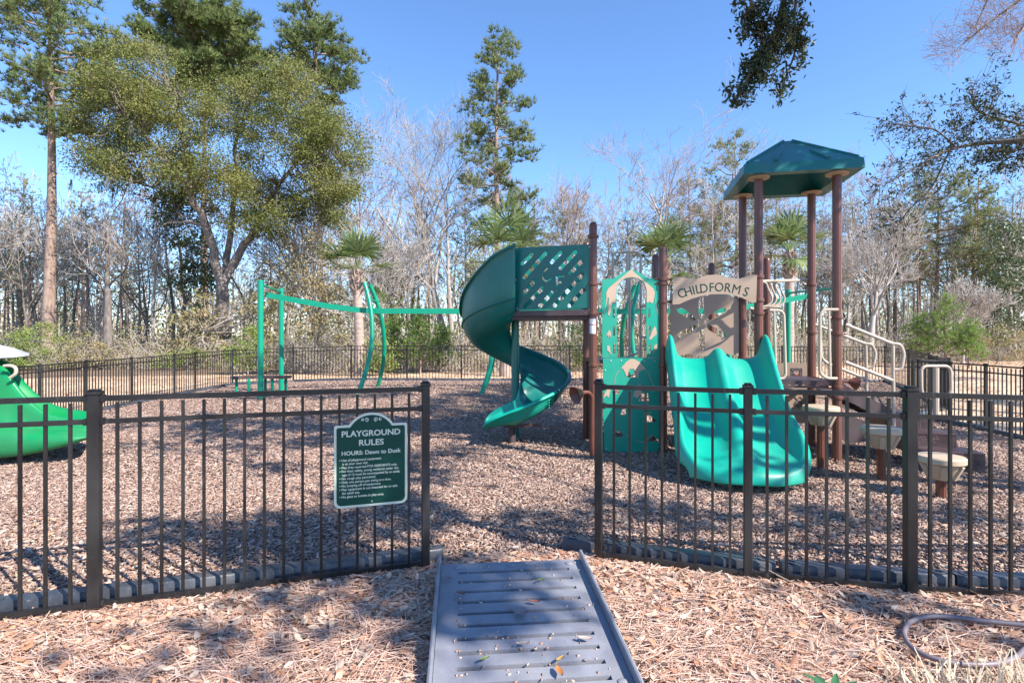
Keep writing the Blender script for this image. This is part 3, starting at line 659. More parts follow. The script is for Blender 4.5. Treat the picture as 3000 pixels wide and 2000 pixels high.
inl = [[(52, 405), (60, 350), (74, 258), (72, 215), (90, 180), (275, 28), (455, 180), (470, 215), (464, 262), (452, 305), (424, 290), (412, 300), (402, 296), (402, 195), (392, 158), (368, 122), (330, 98), (278, 88), (226, 98), (190, 122), (164, 158), (154, 195), (153, 300), (122, 296), (100, 402), (86, 402), (94, 262), (84, 256)],
       [(66, 575), (82, 545), (98, 520), (112, 548), (110, 590), (96, 560), (90, 585), (80, 560)], [(420, 600), (448, 530), (468, 492), (480, 510), (486, 555), (462, 575), (440, 598)],
       [(78, 652), (100, 650), (106, 690), (116, 735), (96, 700), (80, 690)], [(458, 718), (466, 650), (490, 634), (482, 690), (470, 690)],
       [(190, 838), (235, 785), (268, 760), (300, 760), (345, 785), (402, 845), (372, 845), (342, 862), (328, 922), (312, 870), (296, 838), (262, 842), (240, 908), (222, 862), (205, 835)],
       [(46, 1080), (62, 1035), (98, 978), (112, 990), (92, 1075), (72, 1058)], [(284, 1092), (300, 1035), (345, 962), (372, 996), (352, 1050), (322, 1080), (300, 1062)],
       [(205, 1160), (214, 1130), (232, 1140), (232, 1168)]]
for i, poly in enumerate(inl): plane_prism('tan_inlay', [tr(poly)], AP0, AP1, .0125, -.0005, M['tan'])
m = MB()
for pts in ([(133, 985), (150, 900), (180, 845)], [(408, 850), (440, 930), (460, 975), (480, 990)], [(120, 1238), (150, 1195)], [(120, 1365), (165, 1345), (212, 1368), (240, 1392), (270, 1355)],
            [(315, 1428), (365, 1442), (400, 1425), (448, 1378), (505, 1424)], [(395, 1200), (430, 1206), (442, 1196)], [(36, 398), (52, 402)], [(470, 258), (492, 400), (512, 395)]):
    p3 = [(AP0[0] + t, 7.34 - .0105, z) for t, z in tr(pts)]; m.tube(p3, .0035, 5)
m.build('engraved_line', M['tan'], ps)
for x, y in ((108, 777), (194, 775), (384, 773), (470, 775), (73, 1492), (62, 852)):
    t, z = fence_plane(OX + x * ZS, OY + y * ZS, AP0, AP1); m = MB(); m.lathe((AP0[0] + t, 7.332, z), [(.012, -.004), (.010, .004), (.004, .007)], 10, axis=(0, -1, 0)); m.build('bolt', M['bolt'], ps)
m = MB(); m.prism([[(1.1, 7.36), (2.05, 7.36), (2.15, 8.25), (1.1, 8.3)]], (0, 0, 1.20), (1, 0, 0), (0, 1, 0), .05); m.build('deck', M['deck'], ps)

# --- header board with lettering
HB0, HB1 = (M1.x, M1.y - .06), (FL.x, FL.y - .06)
hb = [(722, 250), (772, 250), (815, 258), (862, 262), (905, 252), (950, 238), (995, 234), (1045, 242), (1100, 258), (1150, 262), (1200, 248), (1236, 236), (1272, 236), (1266, 416), (1236, 419), (1180, 388), (1120, 370), (1060, 362), (990, 362), (920, 370), (850, 390), (800, 410), (762, 428), (718, 430)]
plane_prism('header_board', [trace(hb, HB0, HB1, 1650, 700, 1 / 2.24)], HB0, HB1, .018, .009, M['tan'])
m = MB(); uH = (Vector((*HB1, 0)) - Vector((*HB0, 0))).normalized(); nH = Vector((uH.y, -uH.x, 0))
for c, (x, y, ang) in zip('CHILDFORMS', [(787, 353, 22), (829, 341, 17), (862, 333, 13), (890, 326, 10), (926, 322, 6), (974, 316, 1), (1022, 314, -2), (1075, 318, -7), (1130, 328, -12), (1190, 344, -18)]):
    t, z = fence_plane(1650 + x / 2.24, 700 + (y + 25) / 2.24, HB0, HB1); a = R(ang); o_ = Vector((*HB0, 0)) + uH * t + nH * .0105 + Vector((0, 0, z - .01))
    ux_ = uH * math.cos(a) + Vector((0, 0, math.sin(a))); uy_ = Vector((0, 0, math.cos(a))) - uH * math.sin(a)
    add_text(m, CH[c], o_, ux_ * .86, uy_)
m.build('lettering', M['sign_green'], ps)
# --- barrier board with flower cut-out at the back of the slide platform
XB0, XB1 = (M2.x, M2.y), (BL.x, BL.y)
xo = [(702, 348), (760, 372), (850, 385), (940, 372), (1060, 358), (1150, 395), (1157, 745), (1110, 762), (1050, 745), (960, 765), (880, 770), (820, 752), (760, 768), (705, 772)]
xh = [[(742, 462), (760, 452), (790, 456), (862, 515), (872, 535), (850, 538), (755, 482)], [(750, 640), (745, 620), (862, 560), (872, 575), (868, 590), (775, 650)],
      [(942, 525), (952, 505), (1035, 455), (1062, 452), (1070, 462), (1060, 478), (960, 535)], [(942, 575), (955, 560), (1065, 618), (1072, 635), (1058, 648), (1035, 645), (952, 595)],
      [(890, 610), (898, 595), (918, 595), (928, 612), (928, 720), (910, 735), (890, 720)], [(888, 500), (888, 385), (924, 378), (926, 500), (912, 520), (900, 520)],
      [(878, 550), (884, 530), (893, 535), (890, 575), (882, 575)], [(928, 535), (938, 530), (940, 570), (932, 578)]]
plane_prism('barrier_board', [trace(xo, XB0, XB1, 1650, 700, 1 / 2.24)] + [trace(h, XB0, XB1, 1650, 700, 1 / 2.24) for h in xh], XB0, XB1, .018, .009, M['tan'])
m = MB(); m.prism([[(M1.x, M1.y + .02), (FL.x, FL.y + .02), (BL.x, BL.y), (M2.x, M2.y)]], (0, 0, 1.15), (1, 0, 0), (0, 1, 0), .05); m.build('deck', M['deck'], ps)

# --- double slide
dT = Vector((2.66, 7.14, 0)); dU = Vector((.982, -.19, 0)); dV = Vector((-.165, -.986, 0))
secp = [(-.63, -.10, 0), (-.635, .5, 1), (-.60, 1.0, 1), (-.565, .97, 1), (-.535, .6, 1), (-.50, .16, 1), (-.44, .02, 1), (-.30, -.01, 0), (-.16, .02, 2), (-.09, .45, 2), (-.045, .92, 2), (0, 1.0, 2), (.045, .92, 2), (.09, .45, 2), (.16, .02, 2), (.30, -.01, 0), (.44, .02, 1), (.50, .16, 1), (.535, .6, 1), (.565, .97, 1), (.60, 1.0, 1), (.635, .5, 1), (.63, -.10, 0)]
ds = [0, .05, .12, .2, .32, .46, .62, .78, .94, 1.08, 1.2, 1.32, 1.44, 1.56, 1.68, 1.76, 1.81, 1.83]
zc = [1.27, 1.275, 1.26, 1.22, 1.10, .95, .79, .645, .52, .43, .375, .335, .30, .275, .255, .235, .19, .10]
wh = [.22, .32, .34, .33, .31, .30, .30, .29, .275, .26, .24, .21, .17, .125, .08, .04, .012, 0]
rh = [.03, .08, .15, .20, .235, .25, .26, .25, .235, .21, .175, .135, .095, .055, .025, .008, 0, 0]
wf = [1, 1, 1, 1, 1, 1, 1, 1, 1.0, 1.02, 1.04, 1.05, 1.05, 1.03, .98, .94, .90, .88]
rows = []
for d, z, h, r_, k in zip(ds, zc, wh, rh, wf):
    row = []
    for wx, hh, ty in secp:
        zz = z + (hh * h if ty == 1 else hh * r_ if ty == 2 else hh * (1.0 if abs(wx) < .5 else 1.0))
        if abs(wx) > .62: zz = z - (.08 * (1 - max(0, (d - 1.4) / .43) * .6) if hh < 0 else -hh * h)
        q = dT + dU * (wx * k) + dV * (d - (.20 * abs(wx / .6) ** 2.5 * max(0, (d - 1.3) / .53)))
        row.append((q.x, q.y, zz))
    rows.append(row)
m = MB(); m.grid(rows); dsl = m.build('double_slide', M['teal'], ps, 180); solid(dsl, .02)
m = MB(); q = dT + dV * 1.55; m.tube([(q.x, q.y, -.03), (q.x, q.y, .25)], .04, 12); m.build('slide_foot', M['teal'], dsl)

# --- tower deck, roof, bars
zd = 1.0
m = MB(); e_ = .40
m.prism([[tuple((cT + uT * a + vT * b).xy) for a, b in ((-e_, -e_), (e_, -e_), (e_, e_), (-e_, e_))]], (0, 0, zd - .02), (1, 0, 0), (0, 1, 0), .02); tdk = m.build('deck', M['deck'], ps)
for a, b in ((FL, FR), (FR, BR), (BR, BL), (BL, FL)):
    u = (b - a).normalized(); m = MB()
    nrm = Vector((u.y, -u.x, 0)); hls = [[(.10 + k * .082, .028), (.14 + k * .082, .028), (.14 + k * .082, .040), (.10 + k * .082, .040)] for k in range(9)]
    m.prism([[(.05, 0), (.87, 0), (.87, .085), (.05, .085)]] + hls, a + Vector((0, 0, zd - .086)) - nrm * (-.0), u, (0, 0, 1), .01); m.build('deck_skirt', M['deck'], tdk)
def bent(pts, r, n=10, k=5):
    """tube with rounded corners"""
    p = [Vector(q) for q in pts]; out = [p[0]]
    for i in range(1, len(p) - 1):
        a = (p[i - 1] - p[i]); b = (p[i + 1] - p[i]); rr = min(.1, a.length * .45, b.length * .45); A = p[i] + a.normalized() * rr; B = p[i] + b.normalized() * rr
        for j in range(k + 1):
            t = j / k; out.append(A * (1 - t) ** 2 + p[i] * 2 * t * (1 - t) + B * t * t)
    out.append(p[-1]); m = MB(); m.tube(out, r, n); return m
def rail(pts, r=.019, name='handrail', mtl='tan_steel', parent=None): return bent(pts, r).build(name, M[mtl], parent or ps)
# roof: four faces with raised ribs, drooping fascia
ov = .69; zE = 3.60; zF = 3.72; zA = 4.19
cs4 = [cT + uT * (sx * ov) + vT * (sy * ov) for sx, sy in ((-1, -1), (1, -1), (1, 1), (-1, 1))]
m = MB(); b = m.addv([tuple(c + Vector((0, 0, zE))) for c in cs4] + [tuple(cT + (c - cT) * .985 + Vector((0, 0, zF))) for c in cs4])
m.quads([(b + i, b + (i + 1) % 4, b + 4 + (i + 1) % 4, b + 4 + i) for i in range(4)])
tops = [tuple(cT + (c - cT) * .94 + Vector((0, 0, zF + .025))) for c in cs4]; b2 = m.addv(tops)
m.quads([(b + 4 + i, b + 4 + (i + 1) % 4, b2 + (i + 1) % 4, b2 + i) for i in range(4)])
b3 = m.addv([tuple(cT + (c - cT) * .06 + Vector((0, 0, zA))) for c in cs4]); m.quads([(b2 + i, b2 + (i + 1) % 4, b3 + (i + 1) % 4, b3 + i) for i in range(4)]); m.ngon([b3, b3 + 1, b3 + 2, b3 + 3])
inn = m.addv([tuple(cT + (c - cT) * .78 + Vector((0, 0, zE + .005))) for c in cs4]); m.quads([(b + (i + 1) % 4, b + i, inn + i, inn + (i + 1) % 4) for i in range(4)])
inn2 = m.addv([tuple(cT + (c - cT) * .62 + Vector((0, 0, zE + .16))) for c in cs4]); m.quads([(inn + (i + 1) % 4, inn + i, inn2 + i, inn2 + (i + 1) % 4) for i in range(4)])
b4 = m.addv([tuple(cT + Vector((0, 0, zA - .05)))]); m.tris([(inn2 + (i + 1) % 4, inn2 + i, b4) for i in range(4)])
rf = m.build('roof', M['roof'], ps, 20)
for i in range(4):
    c, d = cs4[i], cs4[(i + 1) % 4]; mid = (c + d) / 2; e = (d - c).normalized()
    m = MB()
    for s in (-.30, .30):
        lo = mid + e * s + (cT - mid) * .07; hi = mid + e * (s * .62) + (cT - mid) * .42
        def hz(p_): f = 1 - max(abs((p_ - cT).dot(uT)), abs((p_ - cT).dot(vT))) / (ov * .94); return zF + .025 + (zA - zF - .025) * f / .94
        m.bar(lo + Vector((0, 0, hz(lo) + .004)), hi + Vector((0, 0, hz(hi) + .006)), .05, .035)
    m.build('rib', M['roof'], rf)
    m = MB(); lo = cT + (c - cT) * .92; hi = cT + (c - cT) * .08
    m.tube([lo + Vector((0, 0, zF + .03)), hi + Vector((0, 0, zA - .005))], .02, 8); m.build('hip_ridge', M['roof'], rf)
for p in (FL, FR, BR, BL):
    m = MB(); m.lathe((p.x, p.y, 3.575), [(.05, 0), (.13, .012), (.135, .03), (.05, .035)], 20); m.build('post_flange', M['tan'], rf)
# tan D handles on either side of the slide platform and tower
def px3(pts, Y): return [P(x, y, Y) for x, y in pts]
z2 = lambda x, y, Y: P(2200 + x * .3189, 780 + y * .3189, Y)
rail([z2(170, 405, 6.98), z2(300, 405, 6.98), z2(318, 990, 6.98), z2(300, 1030, 6.98), z2(232, 1030, 6.98)]); rail([z2(212, 412, 6.98), z2(232, 1030, 6.98)], .016)
rail([z2(800, 398, 6.78), z2(635, 398, 6.78), z2(632, 985, 6.78), z2(700, 1030, 6.78), z2(790, 1030, 6.78)]); rail([z2(715, 400, 6.78), z2(728, 1028, 6.78)], .016)
# stair rails, right of the tower
rail([z2(870, 535, 6.85), z2(1300, 712, 6.7), z2(1370, 715, 6.68), z2(1408, 800, 6.68), z2(1380, 945, 6.68), z2(1315, 950, 6.7)], .021)
rail([z2(870, 880, 6.85), z2(1300, 1048, 6.7)], .021); rail([z2(1305, 712, 6.7), z2(1312, 1470, 6.7)], .02)
rail([z2(590, 535, 7.77), z2(1050, 712, 7.6), z2(1110, 715, 7.58), z2(1148, 800, 7.58), z2(1120, 925, 7.58), z2(1070, 930, 7.6)], .021)
rail([z2(640, 700, 7.77), z2(645, 840, 7.77), z2(700, 890, 7.76), z2(1060, 1035, 7.6)], .021); rail([z2(1055, 712, 7.6), z2(1068, 1400, 7.6)], .02)
# overhead loop ladder behind the tower
rail([z2(40, 138, 7.6), z2(520, 128, 7.85)], .021)
for k in range(4):
    o_ = k * 38; Yk = 7.62 + k * .06
    m = MB(); pts = [z2(70 + o_ * 1.1, 140, Yk), z2(140 + o_, 150, Yk), z2(155 + o_, 200, Yk), z2(195 + o_, 285, Yk), z2(190 + o_, 330, Yk), z2(150 + o_, 365, Yk), z2(60 + o_ * .8, 375, Yk)]
    rail(pts, .014, 'loop_rung')
m = MB(); pts = [(2200 + x * .3189, 780 + y * .3189) for x, y in ((-10, 385), (60, 400), (160, 378), (250, 372))]; m.tube(px3(pts, 7.75), .02, 10); m.build('handrail', M['tan_steel'], ps)
# tan play boards under and behind the tower deck
TB0, TB1 = (BL.x - .1, BL.y + .55), (BR.x - .05, BR.y + .4)
tz = lambda L: trace(L, TB0, TB1, 2200, 780, .3189)
pb = plane_prism('play_board', [tz([(230, 1140), (240, 900), (300, 885), (380, 882), (450, 890), (560, 895), (560, 1140)])], TB0, TB1, .018, .009, M['tan'])
m = MB(); uB = (Vector((*TB1, 0)) - Vector((*TB0, 0))).normalized(); nB = Vector((uB.y, -uB.x, 0))
def loop3(L, P0, u_, n_, r=.005): return [Vector((*P0, 0)) + u_ * t + n_ * .012 + Vector((0, 0, z)) for t, z in L]
for L in ([(372, 1012), (372, 935), (468, 935), (468, 1012)], [(388, 1005), (388, 950), (452, 950), (452, 1005)]): m.tube(loop3(tz(L), TB0, uB, nB), .0045, 5, closed=True)
m.build('engraved_frame', M['hose'], pb)
m = MB(); m.tube(loop3(tz([(398, 985), (415, 1000), (432, 1000), (448, 982)]), TB0, uB, nB), .006, 5); m.build('red_mark', M['red'], pb)
UB0, UB1 = (BL.x + .02, BL.y + .05), (BR.x, BR.y - .0)
uz = lambda L: trace(L, UB0, UB1, 2200, 780, .3189)
ub = plane_prism('play_board', [uz([(270, 1440), (270, 1130), (545, 1130), (545, 1440)])], UB0, UB1, .018, .009, M['tan'])
m = MB(); uU = (Vector((*UB1, 0)) - Vector((*UB0, 0))).normalized(); nU = Vector((uU.y, -uU.x, 0))
for rr in (12, 24, 34):
    m.tube(loop3(uz([(435 + rr * math.cos(a), 1262 + rr * math.sin(a)) for a in np.linspace(0, 2 * math.pi, 18)[:-1]]), UB0, uU, nU), .005, 5, closed=True)
for k in range(8):
    a = k * math.pi / 4; m.tube(loop3(uz([(435 + 12 * math.cos(a), 1262 + 12 * math.sin(a)), (435 + 34 * math.cos(a), 1262 + 34 * math.sin(a))]), UB0, uU, nU), .004, 4)
m.tube(loop3(uz([(400, 1195), (425, 1225), (450, 1195), (470, 1215)]), UB0, uU, nU), .005, 5); m.build('wheel_motif', M['hose'], ub)
# corkscrew and arch climbers seen through the arch
cp = Vector((1.98, 9.2, 0)); m = MB(); m.tube([cp, cp + Vector((0, 0, 2.95))], .022, 10)
hx = [cp + Vector((.16 * math.cos(a), .16 * math.sin(a), .35 + a * .052)) for a in np.linspace(0, 2 * math.pi * 3.1, 90)]; m.tube(hx, .019, 8); m.build('corkscrew_climber', M['tan_steel'], ps)
rail([(1.66, 9.0, .0), (1.66, 9.0, 2.95), (2.12, 9.0, 2.95), (2.12, 9.0, .0)], .021); rail([(1.90, 9.0, 2.95), (1.90, 9.0, 2.3)], .02)
for k in range(4): rail([(2.12, 9.0, .55 + k * .5), (2.45, 8.6, .6 + k * .5)], .016, 'rung')
# steps down to the transfer station
def step_box(x0, x1, y0, y1, z, drop=.19):
    m = MB(); m.cbox(((x0 + x1) / 2, (y0 + y1) / 2, z - .015), (x1 - x0, y1 - y0, .03), -.19, .006); o = m.build('step', M['deck'], ps)
    c = Vector(((x0 + x1) / 2, (y0 + y1) / 2, 0)); u = Vector((math.cos(-.19), math.sin(-.19), 0)); v = Vector((-u.y, u.x, 0)); hw, hd = (x1 - x0) / 2, (y1 - y0) / 2
    hs = []
    for r_ in range(4):
        for k in range(int((x1 - x0 - .1) / .032)):
            x = .05 + k * .032 + (.016 if r_ % 2 else 0); y = .055 + r_ * .022; hs.append([(x - .006, y), (x, y - .006), (x + .006, y), (x, y + .006)])
    m = MB(); a = c - u * hw - v * hd + Vector((0, 0, z - drop))
    m.prism([[(0, 0), (x1 - x0, 0), (x1 - x0, drop - .03), (0, drop - .03)]] + hs, a, u, (0, 0, 1), .006); m.build('riser', M['deck'], o)
    for s in (-1, 1):
        m = MB(); m.bar(c + u * (s * hw) - v * hd + Vector((0, 0, z - .11)), c + u * (s * hw) + v * hd + Vector((0, 0, z - .11)), .008, .22); m.build('side_plate', M['deck'], o)
step_box(4.72, 5.40, 6.25, 6.60, .24, .22); step_box(4.78, 5.35, 6.58, 6.93, .40, .17); step_box(4.82, 5.34, 6.9, 7.5, .56, .17)
m = MB(); m.prism([[(0, 0), (.62, 0), (.62, -.10), (.1, -.36), (0, -.34)]], (4.12, 6.86, .62), (.87, -.14, -.33), (0, 0, 1), .02)
m.build('stair_stringer', M['deck'], ps)
def stringer(a, b, d):
    a = Vector(a); b = Vector(b); m = MB(); u = (b - a); L = u.xy.length; uu = Vector((u.x, u.y, 0)).normalized(); dz = u.z
    m.prism([[(0, -d), (L, dz - d), (L, dz + .04), (0, .05)]], a, uu, (0, 0, 1), .012); return m.build('stair_stringer', M['deck'], ps)
stringer((4.12, 6.84, .93), (4.92, 6.72, .50), .13); stringer((4.30, 7.72, .93), (5.05, 7.52, .50), .13)
for k in range(3):
    t = (k + .5) / 3; m = MB(); c = Vector((4.2 + .75 * t, 7.27 - .12 * t, .88 - .36 * t)); m.cbox(tuple(c), (.24, .82, .02), -.17, .004)
    m.cbox((c.x + .12, c.y - .02, c.z - .06), (.012, .8, .11), -.17, .003); m.build('step', M['deck'], ps)
# grab loop on the transfer platform
rail([P(2742, 1217, 6.95), P(2742, 1077, 6.95)], .035, 'grab_post')
m = bent([P(2742, 1072, 6.95), P(2785, 1072, 6.95), P(2787, 1160, 6.95), P(2700, 1160, 6.95), P(2698, 1072, 6.95), P(2742, 1072, 6.95)], .019); m.build('grab_loop', M['tan_steel'], ps)

# ------------------------------------------------------------------ stepping pods
def pod_mesh():
    m = MB(); m.lathe((0, 0, 0), [(.0001, .0), (.17, .0), (.205, -.006), (.215, -.02), (.215, -.065), (.20, -.08), (.175, -.085)], 36)
    m.lathe((0, 0, 0), [(.185, -.08), (.115, -.235), (.10, -.245), (.0001, -.245)], 12)
    for k in range(6):
        a = k * math.pi / 3; m.bar((.19 * math.cos(a), .19 * math.sin(a), -.09), (.118 * math.cos(a), .118 * math.sin(a), -.235), .05, .02, up=(math.cos(a), math.sin(a), .4))
    return m.mesh('seat', M['cream'])
pm = pod_mesh()
for (x, y, z, lab) in ((3.64, 6.44, .75, 'tallest cream stepping pod, close beside the tower deck'), (3.99, 5.9, .59, 'middle cream stepping pod, standing between the tall and the low one'), (4.14, 5.27, .42, 'lowest cream stepping pod, nearest the fence in front of the brown steps')):
    t = thing('stepping_pod', (x, y, 0), lab, 'stepping pod', 'cream stepping pods climbing to the tower')
    o = link('seat', pm, t); o.location = (0, 0, z); o.scale = (.93, .93, .93)
    m = MB(); m.lathe((x, y, 0), [(.043, -.05), (.043, z - .2)], 30, (10, .04)); m.build('stem', M['brown'], t)
# talk tubes
def talk_tube(x, y, zt, face, label, name='talk_tube'):
    t = thing(name, (x, y, 0), label, 'talk tube'); d = Vector(face).normalized()
    p = [Vector((x, y, -.05)), Vector((x, y, zt - .06))] + [Vector((x, y, zt - .06)) + d * (.1 * (1 - math.cos(a))) + Vector((0, 0, .1 * math.sin(a))) for a in np.linspace(.2, math.pi / 2, 6)]
    e = p[-1] + d * .05; p.append(e); m = MB(); m.tube(p, .028, 14); m.build('pipe', M['brown'], t)
    dd = (d + Vector((0, 0, -.25))).normalized()
    m = MB(); m.lathe(tuple(e), [(.03, -.01), (.05, .03), (.115, .125), (.12, .13), (.108, .125), (.04, .03), (.0001, .02)], 24, axis=dd); m.build('cone', M['brown'], t); return t
talk_tube(1.045, 7.12, .80, (-1, -.55, 0), 'brown talk tube with a cone mouth beside the spiral slide')
talk_tube(5.45, 9.1, .78, (1, -.1, 0), 'brown talk tube far back, behind the stair rails')

# ------------------------------------------------------------------ green track ride
tr_ = thing('track_ride', (1, 15.5, 0), 'long green overhead track ride dipping in the middle, behind the play structure', 'track ride')
for x, y in ((-6.48, 14.07), (-6.93, 16.4), (8.98, 15.2), (8.55, 16.9)):
    m = MB(); m.tube([(x, y, -.1), (x, y, 3.0)], .072, 16); m.lathe((x, y, 3.0), [(.072, 0), (.06, .012), (.0001, .014)], 16); m.build('end_post', M['pole_green'], tr_)
for a, b in (((-6.48, 14.07, 2.9), (-6.93, 16.4, 2.9)), ((8.98, 15.2, 2.9), (8.55, 16.9, 2.9))):
    m = MB(); m.tube([a, b], .03, 10); m.build('cross_bar', M['pole_green'], tr_)
bp = [(-6.85, 15.25, 2.72), (-6.0, 15.32, 2.56), (-5.2, 15.4, 2.42), (-4.55, 15.45, 2.33), (-4.1, 15.5, 2.29), (-3.6, 15.5, 2.28), (-.5, 15.6, 2.28), (3.4, 15.7, 2.28), (5.8, 15.8, 2.29), (6.4, 15.85, 2.35), (7.4, 15.95, 2.52), (8.7, 16.05, 2.74)]
m = MB(); m.tube(bp, .105, 4, phase=math.pi / 4); m.build('track_beam', M['pole_green'], tr_, 25)
m = MB(); m.bar((-6.7, 15.24, 2.63), (-6.7, 15.24, 2.88), .03, .03); m.build('hanger', M['pole_green'], tr_)
for x, sg_ in ((-3.9, 1), (-.55, 1), (3.35, -1), (5.95, -1)):
    for y0, y1 in ((14.75, 15.35), (17.0, 15.95)):
        pts = []
        for k in range(13):
            t = k / 12; z = 3.12 * t; bow = .34 * (1 - ((t - .52) / .52) ** 2) - .30; pts.append((x + sg_ * bow * 1.0, y0 + (y1 - y0) * t, z - .05))
        m = MB(); m.tube(pts, .062, 12); m.build('curved_leg', M['pole_green'], tr_)
    m = MB(); m.tube([(x + sg_ * -.1, 15.2, 2.6), (x + sg_ * -.1, 16.1, 2.6)], .025, 8); m.build('cross_bar', M['pole_green'], tr_)

# launch platform beside the left track posts
bn = thing('launch_bench', (-7.1, 15.4, g(-7.1, 15.4)), 'low brown topped bench with green legs beside the left track posts', 'bench')
bz = g(-7.1, 15.4)
for a, b in (((-7.72, 15.0), (-6.95, 15.35)), ((-6.95, 15.35), (-6.25, 15.2))):
    m = MB(); m.bar((*a, bz + .52), (*b, bz + .52), .42, .07); m.build('top', M['deck'], bn)
for x, y in ((-7.62, 15.1), (-7.2, 14.95), (-6.65, 15.15), (-6.4, 15.45), (-7.0, 15.5)):
    m = MB(); m.tube([(x, y, bz - .1), (x, y, bz + .5)], .04, 10); m.build('leg', M['pole_green'], bn)

# ------------------------------------------------------------------ small slide at the left edge
tsl = thing('toddler_slide', (-6.9, 7.3, g(-6.9, 7.3)), 'bright green plastic toddler slide with grey roof, cut by the left edge', 'slide')
rows = []
for px, pt, ps_, pb_ in ((-120, 1046, 1246, 1342), (-43, 1052, 1246, 1340), (11, 1066, 1248, 1337), (30, 1096, 1249, 1335.5), (43, 1119, 1250, 1334), (64, 1147, 1252, 1331), (86, 1171, 1254, 1328), (114, 1196, 1255, 1323), (143, 1213, 1256, 1317), (175, 1223, 1257, 1310), (206, 1228, 1258, 1302), (235, 1232, 1259, 1294), (255, 1236, 1262, 1288), (268, 1246, 1268, 1282)):
    Y0 = 6.9; x = at(px, Y0); zt, zs, zb = zat(pt, Y0), zat(ps_, Y0), zat(pb_, Y0); k = min(1, (268 - px) / 60); bu = .10 + .12 * k; zf = max(zb + .10, zt - .12 - .2 * min(1, max(0, (200 - px) / 120)))
    rows.append([(at(px, Y0 + y * .9), Y0 + y, z) for y, z in ((1.0, zb), (1.02, zt - .05), (.97, zt), (.90, zt - .02), (.82, zf + .03), (.70, zf), (.34, zf), (.2, zf + .03), (.12, zt - .02), (.06, zt), (.01, zt - .03), (0, max(zs + .01, zt - .3)), (-.01, zs), (-bu * .5, zs - .012), (-bu, zs - .05), (-bu - .02, (zs + zb) / 2), (-bu, zb + .05), (-bu + .05, zb), (.4, zb))])
m = MB(); m.grid(rows); m.ngon([len(rows) * 19 - 19 + i for i in range(19)][::-1]); o = m.build('slide_chute', M['kelly'], tsl, 180); solid(o, 0.006)
zz = -.03
for yw in (6.98, 7.7):
    m = MB(); m.prism([[(-8.4, .0), (-7.2, .0), (-7.2, .9), (-7.2, 1.2), (-8.4, 1.25)], [(-8.2, .5), (-7.5, .5), (-7.5, .9), (-7.7, 1.1), (-7.95, 1.1), (-8.2, .9)]], (0, yw, zz), (1, 0, 0), (0, 0, 1), .05); m.build('side_wall', M['kelly'], tsl)
G = []
for px, p0, p1 in ((-420, 1046, 900), (-200, 1047, 962), (-60, 1048, 997), (0, 1048, 1011), (43, 1046, 1022), (70, 1043, 1032), (86, 1040, 1038)):
    x = at(px, 6.9); za, zb = zat(p0, 6.9), zat(p1, 6.9); G.append([(at(px, y), y, z) for y, z in ((7.95, za), (7.8, (za + zb) / 2), (7.4, zb), (7.05, zb - .003), (6.9, za + (zb - za) * .35), (6.86, za), (7.4, za - .02), (7.95, za))])
m = MB(); m.grid(G); m.ngon([len(G) * 8 - 8 + i for i in range(7)]); m.build('roof', M['grey_roof'], tsl, 40)
rail([P(12, 1072, 6.85), P(30, 1070, 6.85), P(47, 1076, 6.85), P(47, 1095, 6.85), P(30, 1106, 6.85)], .02, 'handle', 'tan_steel', tsl)

# ------------------------------------------------------------------ hose and small ground things
hs = [(2655, 1835), (2672, 1818), (2720, 1805), (2790, 1806), (2870, 1816), (2950, 1824), (3060, 1836)]
h2 = [(2655, 1835), (2650, 1862), (2672, 1895), (2720, 1922), (2790, 1940), (2860, 1945), (2920, 1942), (2975, 1925), (3010, 1895), (3080, 1850)]
cvp = [gnd(x, y, .058) for x, y in (h2[::-1] + hs[1:])]
def smooth(p, k=6):
    out = []
    for i in range(len(p) - 1):
        a, b, c, d = p[max(0, i - 1)], p[i], p[i + 1], p[min(len(p) - 1, i + 2)]
        for j in range(k):
            t = j / k; out.append(.5 * ((2 * b) + (c - a) * t + (2 * a - 5 * b + 4 * c - d) * t * t + (3 * b - a - 3 * c + d) * t ** 3))
    return out + [p[-1]]
m = MB(); m.tube(smooth(cvp), .0125, 12); tag(m.build('hose', M['hose'], None), 'purple grey rubber hose lying in a loop on the pine straw', 'hose')
for pts, lab in (([(2218, 1653), (2290, 1690), (2360, 1725), (2420, 1752)], 'long pale straight stick leaning from the right fence post onto the litter'), ([(2120, 1842), (2200, 1905), (2290, 1965), (2345, 1998)], 'thin brown stick lying on the straw right of the ramp')):
    m = MB(); m.tube([gnd(x, y, .03 + .05 * (1 - i / 3) * (lab[0] == 'l')) for i, (x, y) in enumerate(pts)], [.006, .005, .004, .003], 6); tag(m.build('stick', M['twig_pale'], None), lab, 'stick')

